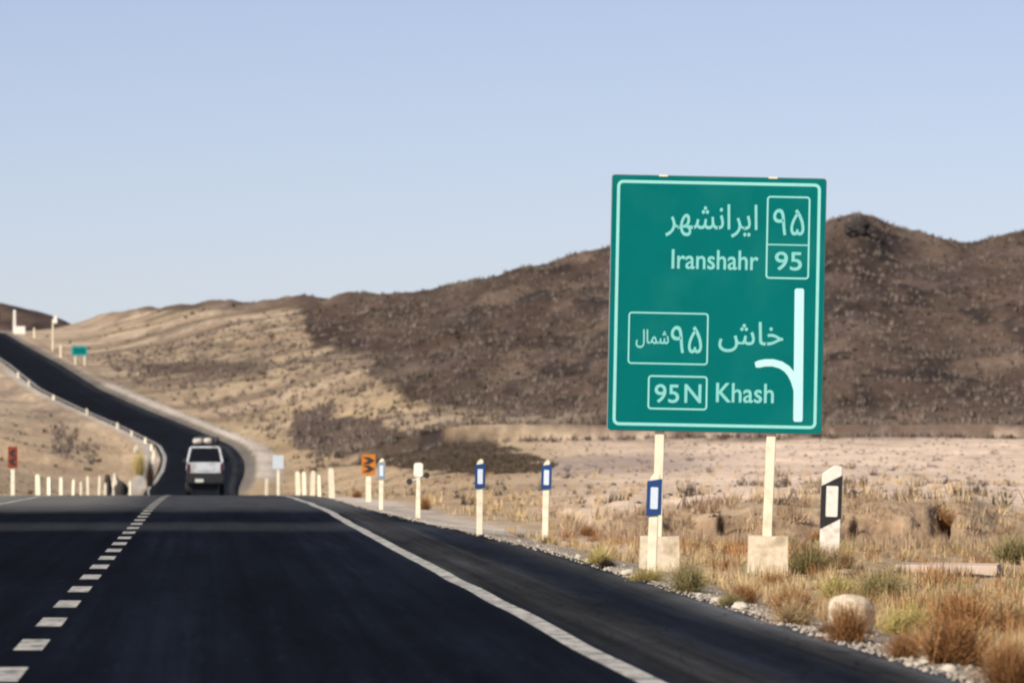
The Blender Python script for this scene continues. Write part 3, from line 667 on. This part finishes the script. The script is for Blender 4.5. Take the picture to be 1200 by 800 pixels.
for o, lb in zip(guard_posts([(45, 249, .92, .19), (58, 262, .86, .15), (72, 280, .9, .16), (86, 300, .85, .14), (95, 318, .8, .10), (103, 345, 1.15, .14), (116, 380, 1.3, .13), (123, 395, .95, .16), (153, 470, 1.3, .16)], '', 'guard posts on the left verge'), GL): o['label'] = lb
GR = ['nearest cream guard post left of the orange chevron board', 'faint cream guard post second in the right row', 'third cream guard post of the right row', 'fourth cream guard post of the right row', 'farthest bright cream guard post of the right row', 'small pale guard post beside the faded board']
for o, lb in zip(guard_posts([(389, 211, .92, .17), (375, 233, .75, .12), (366, 249, .95, .17), (357, 268, .98, .17), (349.5, 285, 1.05, .21), (312, 420, 1.2, .16)], '', 'guard posts on the right verge'), GR): o['label'] = lb

ORD = iter(['nearest', 'second', 'third', 'fourth', 'fifth', 'sixth', 'seventh', 'eighth', 'ninth', 'farthest'])
for d_ in (868, 895, 925, 960, 1000, 1040, 1085, 1130, 1180, 1240):
    x_ = float(rx(d_)) - float(half_l(d_)) - .9; px_ = 600 + x_ / d_ * FPX
    for o in guard_posts([(px_, d_, random.uniform(.8, 1.1), .34)], next(ORD) + ' of the ten small pale guard posts up the left edge of the climbing road', 'far guard posts on the left edge of the climb'): pass
# faded board at 325
def small_board(px, y0, y1, yf, wpx, d, label, m, name='road_sign', legs=(0,), legw=.06):
    k_ = d / FPX; x = (px - 600) * k_; z = gz(x, d); zy = lambda y: CAMH + (HOR - y) * k_ - z
    e = empty(name, label, 'road sign', (x, d, z)); w_ = wpx / 2 * k_
    bm = bmesh.new(); prism(bm, rrect(-w_, w_, zy(y1), zy(y0), .06 * (y1 - y0) * k_, 3), -.03, .0); bmobj('board', bm, m, e)
    if m is M['green']: frame('border', -w_ * .9, w_ * .9, zy(y1) + w_ * .1, zy(y0) - w_ * .1, .1, .08, -.034, M['white_ret'], e)
    for lx in legs:
        bm = bmesh.new(); box(bm, lx * k_ - legw, lx * k_ + legw, .002, .002 + legw * 2, -.3, zy(y0) - .1 * w_); bmobj('post', bm, M['cream'], e)
small_board(326, 533, 549, 566, 13, 300, 'small faded pale blue board on post beyond the right guard posts', M['farsign'])
small_board(93, 405, 417, 434, 19, 1330, 'small distant green road sign beside the climbing road', M['green'], legs=(-5, 6), legw=.12)

# pole, pillar and barrier at the crest
def crest(px, d): x = (px - 600) / FPX * d; return x, d, gz(x, d)
x, d, z = crest(62, 1480); e = empty('lamp_pole', 'distant pale pole with white head near the top of the climb', 'pole', (x, d, z)); k_ = d / FPX
zt = CAMH + (HOR - 374) * k_ - z
bm = bmesh.new(); cyl(bm, (0, 0, -.5), (0, 0, zt), .22, .15, 10); bmobj('pole', bm, M['cream'], e)
bm = bmesh.new(); box(bm, .1, 1.0, -.3, .3, zt - .9, zt + .7, .8); bmobj('head', bm, M['whitep'], e, bevel=.08)
bm = bmesh.new(); cyl(bm, (0, 0, zt - .1), (.5, 0, zt - .1), .08, .08, 8); bmobj('arm', bm, M['steel'], e)
for px_, d_, y_, lb in ((71, 1400, 404, 'thin pale post between the distant pole and the green sign'), (40, 1600, 384, 'small pale post at the right side of the road crest')):
    x, d, z = crest(px_, d_); h = CAMH + (HOR - y_) * d / FPX - z; bm = bmesh.new(); box(bm, -.2, .2, -.2, .2, -.3, h, .85)
    tag(bmobj('marker_post', bm, M['cream'], None, bevel=.03, loc=(x, d, z)), lb, 'marker post')
x, d, z = crest(17, 1640); k_ = d / FPX
bm = bmesh.new(); box(bm, -.38, .38, -.38, .38, -.5, CAMH + (HOR - 363) * k_ - z, .75); tag(bmobj('pillar', bm, M['whitep'], None, bevel=.05, loc=(x, d, z)), 'white pillar standing at the crest of the road, far left', 'pillar')
x, d, z = crest(23.5, 1632); bm = bmesh.new(); box(bm, -1.3, 1.3, -.3, .3, -.5, max(1.0, CAMH + (HOR - 383) * k_ - z), .95); tag(bmobj('low_wall', bm, M['whitep'], None, bevel=.05, loc=(x, d, z)), 'low white wall beside the white pillar at the crest', 'wall')

# ------------------------------------------------------------------ the vehicle ahead
def rounded_section(w0, w1, z0, z1): return None
CD = 325.0; cxx = (240.5 - 600) / FPX * CD; cz = float(rz(CD))
car = empty('offroad_car', 'white estate car with dark lower body driving away, loaded roof', 'car', (cxx, CD, cz), (0, 0, math.radians(2.5)))
CZ = 1.13; car.scale = (1, 1, CZ)
def loft(bm, secs):       # sections: list of (y, [(x,z)...]) half outlines mirrored
    rings = []
    for y, pts in secs:
        full = [(x_, z_) for x_, z_ in pts] + [(-x_, z_) for x_, z_ in pts[::-1]]
        rings.append([bm.verts.new((x_, y, z_)) for x_, z_ in full])
    k_ = len(rings[0])
    for a, b in zip(rings[:-1], rings[1:]):
        for i in range(k_): j = (i + 1) % k_; bm.faces.new([a[i], a[j], b[j], b[i]])
    bm.faces.new(rings[0][::-1]); bm.faces.new(rings[-1])
def sec(w_, zb, zt_): return [(w_ * .5, zb), (w_ * .86, zb), (w_ * .97, zb + .08), (w_, (zb + zt_) / 2), (w_ * .97, zt_ - .08), (w_ * .9, zt_)]
bm = bmesh.new(); loft(bm, [(-2.15, sec(.83, .95, 1.36)), (-2.05, sec(.89, .93, 1.40)), (-.6, sec(.90, .93, 1.42)), (.9, sec(.90, .93, 1.40)), (1.1, sec(.88, .93, 1.22)), (2.1, sec(.84, .93, 1.12)), (2.25, sec(.76, .93, 1.02))]); bmesh.ops.recalc_face_normals(bm, faces=bm.faces)
bmobj('body', bm, M['carwhite'], car, smooth_sh=False)
bm = bmesh.new(); loft(bm, [(-2.14, sec(.84, .42, 1.03)), (-2.0, sec(.905, .40, 1.03)), (2.1, sec(.905, .40, 1.03)), (2.24, sec(.78, .45, 1.03))]); bmesh.ops.recalc_face_normals(bm, faces=bm.faces)
bmobj('lower_body', bm, M['cardark'], car)
bm = bmesh.new(); box(bm, -.62, .62, -1.9, 1.9, .22, .41); bmobj('underbody', bm, M['cardark'], car, bevel=.03)
bm = bmesh.new(); vs = box(bm, -.84, .84, -2.07, .95, 1.37, 2.0)
for v in vs:
    if v.co.z > 1.9: v.co.x *= .80; v.co.y = -1.82 if v.co.y < 0 else .25
bmobj('cabin_glass', bm, M['glass'], car, bevel=.03)
bm = bmesh.new(); box(bm, -.70, .70, -1.86, .32, 1.985, 2.06, .94); bmobj('roof', bm, M['carwhite'], car, bevel=.025)
for s_ in (-1, 1):
    for (ya, yb, rr) in ((-2.075, -1.83, .062), (-.75, -.7, .04), (.93, .26, .045)):
        bm = bmesh.new(); cyl(bm, (s_ * .83, ya, 1.39), (s_ * .675, yb, 2.0), rr, n=8); bmobj('pillar', bm, M['carwhite'], car)
    bm = bmesh.new(); box(bm, s_ * .79 - .07, s_ * .79 + .07, -2.20, -2.1, 1.0, 1.33); bmobj('tail_light', bm, M['lampred'], car, bevel=.015)
    for yy in (-1.35, 1.35):
        bm = bmesh.new(); cyl(bm, (s_ * .68, yy, .36), (s_ * .90, yy, .36), .36, n=20); wh = bmobj('wheel', bm, M['tyre'], car, bevel=0)
        bm = bmesh.new(); cyl(bm, (s_ * .895, yy, .36), (s_ * .91, yy, .36), .2, n=14); bmobj('rim', bm, M['rim'], wh)
    bm = bmesh.new(); box(bm, s_ * .98 - .09, s_ * .98 + .09, .55, .68, 1.38, 1.56); bmobj('mirror', bm, M['cardark'], car, bevel=.02)
    bm = bmesh.new(); cyl(bm, (s_ * .60, -1.75, 2.13), (s_ * .60, .2, 2.13), .022, n=6); bmobj('roof_rail', bm, M['cardark'], car)
bm = bmesh.new(); box(bm, -.42, .42, -2.175, -2.152, 1.04, 1.20); bmobj('tailgate_panel', bm, M['carwhite'], car, bevel=.008)
bm = bmesh.new(); box(bm, -.90, .90, -2.32, -2.10, .50, .72); bmobj('bumper', bm, M['cardark'], car, bevel=.04)
bm = bmesh.new(); box(bm, -.47, -.08, -2.345, -2.325, .56, .70); bmobj('number_plate', bm, M['plate'], car)
for yy in (-1.5, -.8, -.1):
    bm = bmesh.new(); box(bm, -.64, .64, yy - .03, yy + .03, 2.12, 2.155); bmobj('roof_bar', bm, M['cardark'], car)
def bundle(x, y, z, sx_, sy_, sz_, m, label, cat='bundle'):
    bm = bmesh.new(); bmesh.ops.create_icosphere(bm, subdivisions=3, radius=1)
    for v in bm.verts:
        p = v.co.copy(); m_ = max(abs(p.x), abs(p.y), abs(p.z)); v.co = p.lerp(p / m_, .45)
        v.co *= 1 + .08 * math.sin(p.x * 7 + p.y * 5 + z) * math.cos(p.z * 6 + x * 9)
        v.co = Vector((v.co.x * sx_, v.co.y * sy_, v.co.z * sz_))
    rz_ = math.radians(2.5)
    wx_ = cxx + x * math.cos(rz_) - y * math.sin(rz_); wy_ = CD + x * math.sin(rz_) + y * math.cos(rz_)
    tag(bmobj('bundle', bm, m, None, loc=(wx_, wy_, cz + z * CZ), rot=(0, 0, rz_), smooth_sh=True), label, cat)
bundle(-.34, -1.3, 2.28, .25, .38, .13, M['sack'], 'left pale sack on the roof of the car')
bundle(.14, -1.25, 2.29, .22, .40, .14, M['sack'], 'right pale sack on the roof of the car')
bundle(.52, -1.1, 2.30, .15, .55, .17, M['tarp'], 'dark bundle at the right side of the car roof')
bundle(0.0, -.25, 2.33, .55, .35, .18, M['tarp'], 'flat dark bundle at the front of the car roof')

# ------------------------------------------------------------------ rocks
def rock(name, px, y, wpx, hpx, m, label, cat='rock', d=None, rnd=.3, seed=0, group=None, flat=.0):
    if d is None: x, d = worldpt(px, y)
    else: x = (px - 600) / FPX * d
    k_ = d / FPX; bm = bmesh.new(); bmesh.ops.create_icosphere(bm, subdivisions=3, radius=1); r_ = random.Random(seed)
    ph = [r_.uniform(0, 6) for _ in range(6)]
    for v in bm.verts:
        p = v.co.copy(); m_ = max(abs(p.x), abs(p.y), abs(p.z)); p = p.lerp(p / m_, flat)
        f_ = 1 + rnd * .5 * (math.sin(3.1 * p.x + ph[0]) * math.cos(2.7 * p.y + ph[1]) + .6 * math.sin(6.3 * p.z + ph[2] + 4 * p.x) + .3 * math.sin(11 * p.x + ph[3]) * math.sin(12 * p.y + ph[4]))
        v.co = Vector((p.x * f_ * wpx * k_ / 2, p.y * f_ * wpx * k_ * .42, (p.z * f_ * .5 + .42) * hpx * k_))
    z = gz(x, d)
    return tag(bmobj(name, bm, m, None, loc=(x, d, z - .02), rot=(0, 0, r_.uniform(-.3, .3))), label, cat, group)
rock('boulder', 997, 740, 52, 52, M['block'], 'pale rounded concrete block behind a rusty bush, right verge', 'boulder', rnd=.16, seed=3, flat=.35)
rock('boulder', 126, 566, 11, 33, M['dstone'], 'tall dark boulder left of the pale rock on the left verge', 'boulder', d=405, seed=5)
rock('boulder', 142, 567, 16, 24, M['dstone'], 'low dark boulder under the pale rock on the left verge', 'boulder', d=425, seed=6)
rock('boulder', 136, 560, 11, 33, M['stone'], 'pale yellowish rock behind the dark boulders', 'boulder', d=450, seed=7)
rock('boulder', 160, 523, 8, 10, M['stone'], 'pinkish white rock on the far left road edge', 'boulder', d=905, seed=8)
rock('rock_outcrop', 1003, 287, 30, 22, M['dstone'], 'dark rock outcrop just below the peak of the hill right of the sign', 'rock', d=1290, seed=31, rnd=.5)
# pale slab
x, d = worldpt(1105, 668); k_ = d / FPX; bm = bmesh.new(); vs = box(bm, -60 * k_, 60 * k_, -.9, .9, -.2, .06)
for v in vs: v.co.x += .12 * (1 if v.co.y > 0 else 0)
tag(bmobj('slab', bm, M['pink'], None, bevel=.01, loc=(x, d, gz(x, d) + .02), rot=(0, .01, -.03)), 'long low pinkish concrete slab lying in the scrub', 'slab')
for i, (px_, y_, w_, h_, lb) in enumerate([(690, 661, 10, 8, 'left small white stone at the asphalt edge before the near marker post'), (678, 660, 8, 9, 'small upright white stone at the road edge left of the near marker post'),
        (735, 683, 16, 9, 'flat white stone at the road edge before the nearest marker post'), (752, 686, 12, 8, 'small white stone just below the nearest marker post'),
        (840, 716, 16, 9, 'white stone at the asphalt edge below the green bush'), (868, 722, 22, 12, 'larger white stone at the asphalt edge below the rusty bush'),
        (1052, 772, 22, 14, 'white stone left of the group at the lower right road edge'), (1085, 784, 18, 14, 'white stone in the middle of the lower right road edge'), (1112, 792, 22, 13, 'white stone at the lower right road edge, nearest the bottom')]):
    rock('stone', px_, y_, w_, h_, M['stone'], lb, 'stone', seed=20 + i)

# ------------------------------------------------------------------ shrubs one can tell apart
for a in [('rust', 925, 722, 86, 46, 'rusty brown bush below the right sign footing'), ('rust', 995, 752, 74, 58, 'rusty bush in front of the pale rounded block'),
          ('rust', 1108, 778, 130, 84, 'large rusty brown bush at the lower right'), ('rust', 1180, 806, 110, 78, 'rusty brown bush in the lower right corner'),
          ('rust', 872, 706, 46, 28, 'small rusty bush between the two sign footings'), ('green', 803, 700, 66, 44, 'grey green bush right of the nearest marker post'),
          ('green', 1028, 704, 84, 46, 'olive bush left of the pale slab'), ('straw', 962, 668, 44, 40, 'dry clump left of the foot of the black and white post'), ('straw', 985, 666, 46, 38, 'dry clump right of the foot of the black and white post'), ('yellow', 974, 662, 60, 40, 'straw clump hiding the foot of the black and white post'), ('green', 950, 672, 74, 40, 'olive bush behind the right sign footing'),
          ('green', 1185, 660, 80, 52, 'olive scrub at the right edge beyond the slab'), ('green', 641, 637, 24, 13, 'small green tuft at the foot of a marker post'),
          ('green', 858, 718, 44, 26, 'low olive tuft at the road edge below the right footing'), ('dark', 1150, 712, 52, 26, 'dark dead bush right of the pale slab'),
          ('dark', 712, 664, 30, 16, 'dark brown tuft left of the nearest marker post'), ('yellow', 1060, 745, 90, 50, 'straw yellow grass clump between the rusty bushes'),
          ('yellow', 760, 690, 50, 24, 'straw clump at the foot of the nearest marker post'), ('straw', 930, 750, 80, 40, 'pale dry clump left of the block at the road edge'),
          ('straw', 1170, 740, 110, 60, 'broad pale straw clump right of the large rusty bush'), ('yellow', 700, 660, 50, 26, 'yellow clump between the two nearest blue marker posts'),
          ('dark', 970, 756, 40, 20, 'low grey dead bush at the edge below the rusty bush'), ('rust', 498, 597, 22, 20, 'small brown bush behind the post with two discs'),
          ('rust', 418, 583, 18, 12, 'small brown bush left of the orange chevron board'), ('rust', 1105, 628, 60, 38, 'reddish brown bush on the eroded bank, right'),
          ('yellow', 163, 557, 22, 34, 'tall yellow bush at the left road edge'), ('dark', 176, 572, 16, 44, 'dark upright bush beside the left road edge'),
          ('rust', 1060, 800, 70, 44, 'low rusty bush at the bottom edge left of the large rusty bush'), ('rust', 905, 690, 44, 24, 'small rusty bush right in front of the right sign footing'),
          ('rust', 1130, 745, 120, 56, 'broad rusty bush behind the large one at the lower right'), ('yellow', 985, 700, 80, 34, 'straw clump behind the pale rounded block'),
          ('rust', 690, 628, 34, 16, 'low brown bush on the plain right of the tufted marker post'), ('dark', 844, 630, 16, 38, 'dark narrow bush at the foot of the bank between the sign legs'),
          ('dark', 1000, 632, 18, 36, 'dark narrow bush at the bank right of the black and white post'), ('rust', 960, 640, 50, 24, 'brown bush left of the foot of the black and white post'),
          ('green', 36, 578, 10, 8, 'tiny green bush right of the red chevron board')]:
    shrub(*a)

# ------------------------------------------------------------------ ground cover
def cover(name, pts, sizes, kind_m, seed, nbl, width, tall=1.0, lean=.6):
    r_ = np.random.default_rng(seed); n_ = len(pts); B = nbl
    px_ = np.repeat(pts[:, 0], B); py_ = np.repeat(pts[:, 1], B); pz_ = np.repeat(pts[:, 2], B); s_ = np.repeat(sizes, B)
    az = r_.uniform(0, 2 * np.pi, n_ * B); le = np.abs(r_.normal(0, lean, n_ * B)).clip(0, 1.4); L = s_ * r_.uniform(.5, 1.1, n_ * B) * tall
    bx = px_ + r_.normal(0, .28, n_ * B) * s_; by = py_ + r_.normal(0, .28, n_ * B) * s_
    tx = bx + np.cos(az) * np.sin(le) * L; ty = by + np.sin(az) * np.sin(le) * L; tz_ = pz_ + np.cos(le) * L
    wa = r_.uniform(0, np.pi, n_ * B); ww = width * s_
    V = np.stack([np.stack([bx - np.cos(wa) * ww, by - np.sin(wa) * ww, pz_ - .03 * s_], -1), np.stack([bx + np.cos(wa) * ww, by + np.sin(wa) * ww, pz_ - .03 * s_], -1), np.stack([tx, ty, tz_], -1)], 1)
    T = np.repeat(np.repeat(r_.uniform(0, 1, n_), B) * .6 + r_.uniform(0, .4, n_ * B), 3)
    F = np.arange(n_ * B * 3).reshape(-1, 3)
    me = grid_mesh(name, V.reshape(-1, 3), F); a_ = me.attributes.new('tone', 'FLOAT', 'POINT'); a_.data.foreach_set('value', T.astype(np.float32))
    o = link(name, me, kind_m); tag(o, None, None, None, 'stuff'); return o
def scatter(n_, dlo, dhi, pxlo, pxhi, seed, smin=1.0, p=1.0, dens=None):
    r_ = np.random.default_rng(seed); yl, yh = 1 / dhi, 1 / dlo
    d = 1 / (r_.uniform(0, 1, n_) ** p * (yh - yl) + yl); px = r_.uniform(pxlo, pxhi, n_); x = (px - 600) / FPX * d
    off = x - rx(d); s = np.maximum(off - half_r(d), -off - half_l(d)); k = s > smin
    if dens is not None: k &= r_.uniform(0, 1, n_) < dens(x, d, px)
    x, d = x[k], d[k]; return np.stack([x, d, ground(x, d)], -1)
clumpy = lambda sc, lo, hi, sd: (lambda x, d, px: ss(fbm(x / sc, d / (sc * 1.6), 3, sd), lo, hi))
pts = scatter(7500, 38, 112, 560, 1330, 1, .5, .9, lambda x, d, px: .10 + .9 * clumpy(1.1, -.1, .35, 200)(x, d, px))
o = cover('dry_grass', pts, rng.uniform(.07, .22, len(pts)), PM['straw'], 1, 34, .035, lean=1.0); tag(o, 'dry straw grass and stubble covering the right verge', 'grass')
pts = scatter(2000, 38, 112, 600, 1330, 2, 1.2, .9, clumpy(1.2, .0, .4, 210))
o = cover('brown_scrub', pts, rng.uniform(.10, .30, len(pts)), PM['rust'], 2, 44, .03, lean=1.0); tag(o, 'low brown scrub scattered through the straw grass', 'scrub')
pts = scatter(900, 38, 115, 600, 1330, 3, .7, .9, clumpy(1.4, .0, .4, 220))
o = cover('green_scrub', pts, rng.uniform(.10, .28, len(pts)), PM['green'], 3, 40, .03, lean=.8); tag(o, 'low grey green scrub near the asphalt edge', 'scrub')
pts = scatter(6500, 104, 124, 640, 1290, 14, 2.5, 1.0, lambda x, d, px: (.05 + .75 * clumpy(.9, .0, .4, 260)(x, d, px)) * np.where((px > 830) & (d > 111) & (d < 121), .6, 1))
o = cover('bank_grass', pts, rng.uniform(.08, .28, len(pts)), PM['bank'], 14, 24, .04, lean=.95); tag(o, 'golden brown dead growth along the eroded bank', 'scrub')
pts = scatter(1100, 108, 124, 640, 1290, 15, 2.5, 1.0, clumpy(.8, .05, .4, 270))
o = cover('bank_scrub', pts, rng.uniform(.12, .36, len(pts)), PM['bank'], 15, 30, .04, lean=.9); tag(o, 'reddish brown dead scrub along the eroded bank', 'scrub')
pts = scatter(2600, 118, 420, -60, 1280, 4, 1.4, 1.2, lambda x, d, px: .10 + .5 * clumpy(4, 0, .4, 230)(x, d, px))
o = cover('plain_grass', pts, rng.uniform(.15, .38, len(pts)), PM['straw'], 4, 20, .045, lean=1.0); tag(o, 'sparse dry grass tufts over the sandy plain', 'grass')
pts = scatter(600, 122, 600, -60, 1280, 5, 3, 1.2, clumpy(6, 0, .4, 240))
o = cover('plain_scrub', pts, rng.uniform(.2, .5, len(pts)), PM['hilld'], 5, 26, .05, lean=1.0); tag(o, 'sparse brown bushes over the sandy plain', 'scrub')
# pale tufts speckling the hill
r_ = np.random.default_rng(6); n_ = 9500; d = r_.uniform(830, 1420, n_); px = r_.uniform(60, 1260, n_); x = (px - 600) / FPX * d
k = (np.maximum(x - rx(d) - half_r(d), -(x - rx(d)) - half_l(d)) > 8); x, d = x[k], d[k]; pts = np.stack([x, d, ground(x, d)], -1)
o = cover('hill_tufts', pts, r_.uniform(.35, .95, len(pts)) ** 1.0, PM['hill'], 6, 8, .16, tall=1.1, lean=.6); tag(o, 'pale tufts speckling the dark stony hillside', 'scrub')
r_ = np.random.default_rng(8); n_ = 4600; d = r_.uniform(820, 1650, n_); px = r_.uniform(-40, 1260, n_); x = (px - 600) / FPX * d
k = (r_.uniform(0, 1, n_) < np.interp(px, [-40, 180, 340, 460], [.12, .2, .4, 1])) & (np.maximum(x - rx(d) - half_r(d), -(x - rx(d)) - half_l(d)) > 7); x, d = x[k], d[k]; pts = np.stack([x, d, ground(x, d)], -1)
o = cover('hill_scrub', pts, r_.uniform(.35, 1.1, len(pts)), PM['hilld'], 8, 8, .20, tall=.8, lean=.6); tag(o, 'dark low bushes dotted over the hills', 'scrub')
r_ = np.random.default_rng(18); n_ = 5200; d = r_.uniform(400, 860, n_); px = r_.uniform(335, 650, n_); x = (px - 600) / FPX * d; z_ = ground(x, d)
py_ = HOR - (z_ - CAMH) / d * FPX; k = (py_ > np.interp(px, [335, 345, 380, 430, 500, 560, 610, 650], [560, 484, 480, 488, 500, 512, 528, 545])) & (py_ < np.interp(px, [335, 345, 400, 480, 560, 625, 650], [500, 520, 541, 549, 556, 554, 548])) & (x - rx(d) - half_r(d) > 8)
pts = np.stack([x, d, z_], -1)[k]
o = cover('tongue_scrub', pts, r_.uniform(.25, .6, len(pts)), PM['hilld'], 18, 12, .11, tall=.7, lean=.8); tag(o, 'dark scrub on the long dark tongue of gravel at the foot of the hill', 'scrub')
# loose stones
def stones(name, pts, sz, m, seed, label):
    r_ = np.random.default_rng(seed); base = np.array([(1, 0, 0), (-1, 0, 0), (0, 1, 0), (0, -1, 0), (0, 0, .8), (0, 0, -.8)], float)
    F0 = np.array([(0, 2, 4), (2, 1, 4), (1, 3, 4), (3, 0, 4), (2, 0, 5), (1, 2, 5), (3, 1, 5), (0, 3, 5)])
    n_ = len(pts); a = r_.uniform(0, 6.28, n_); ca_, sa = np.cos(a), np.sin(a)
    b = base[None] * r_.uniform(.6, 1.3, (n_, 6, 1)); X = b[..., 0] * ca_[:, None] - b[..., 1] * sa[:, None]; Y = b[..., 0] * sa[:, None] + b[..., 1] * ca_[:, None]
    V = np.stack([X, Y, b[..., 2] * .75], -1) * sz[:, None, None] + pts[:, None, :]
    F = (F0[None] + (np.arange(n_) * 6)[:, None, None]).reshape(-1, 3)
    o = link(name, grid_mesh(name, V.reshape(-1, 3), F), m); tag(o, label, 'stones', None, 'stuff')
r_ = np.random.default_rng(9); n_ = 2600; d = 1 / r_.uniform(1 / 190, 1 / 36, n_); s = np.abs(r_.normal(0, .26, n_)) - .12; x = rx(d) + half_r(d) + s
stones('gravel', np.stack([x, d, np.where(s < .03, rz(d) + .004, ground(x, d))], -1), r_.uniform(.006, .022, n_) * (1 + 1.2 * (r_.uniform(0, 1, n_) > .95)), M['gravel'], 9, 'loose pale gravel along the asphalt edge')
n_ = 5000; d = r_.uniform(90, 1400, n_); px = r_.uniform(-40, 1260, n_); x = (px - 600) / FPX * d; k = (np.abs(x - rx(d)) > 9); x, d = x[k], d[k]
stones('dark_stones', np.stack([x, d, ground(x, d)], -1), r_.uniform(.08, .20, len(d)) * np.interp(d, [90, 1400], [.4, 2.0]), M['dstone'], 10, 'dark stones strewn over plain and hill')
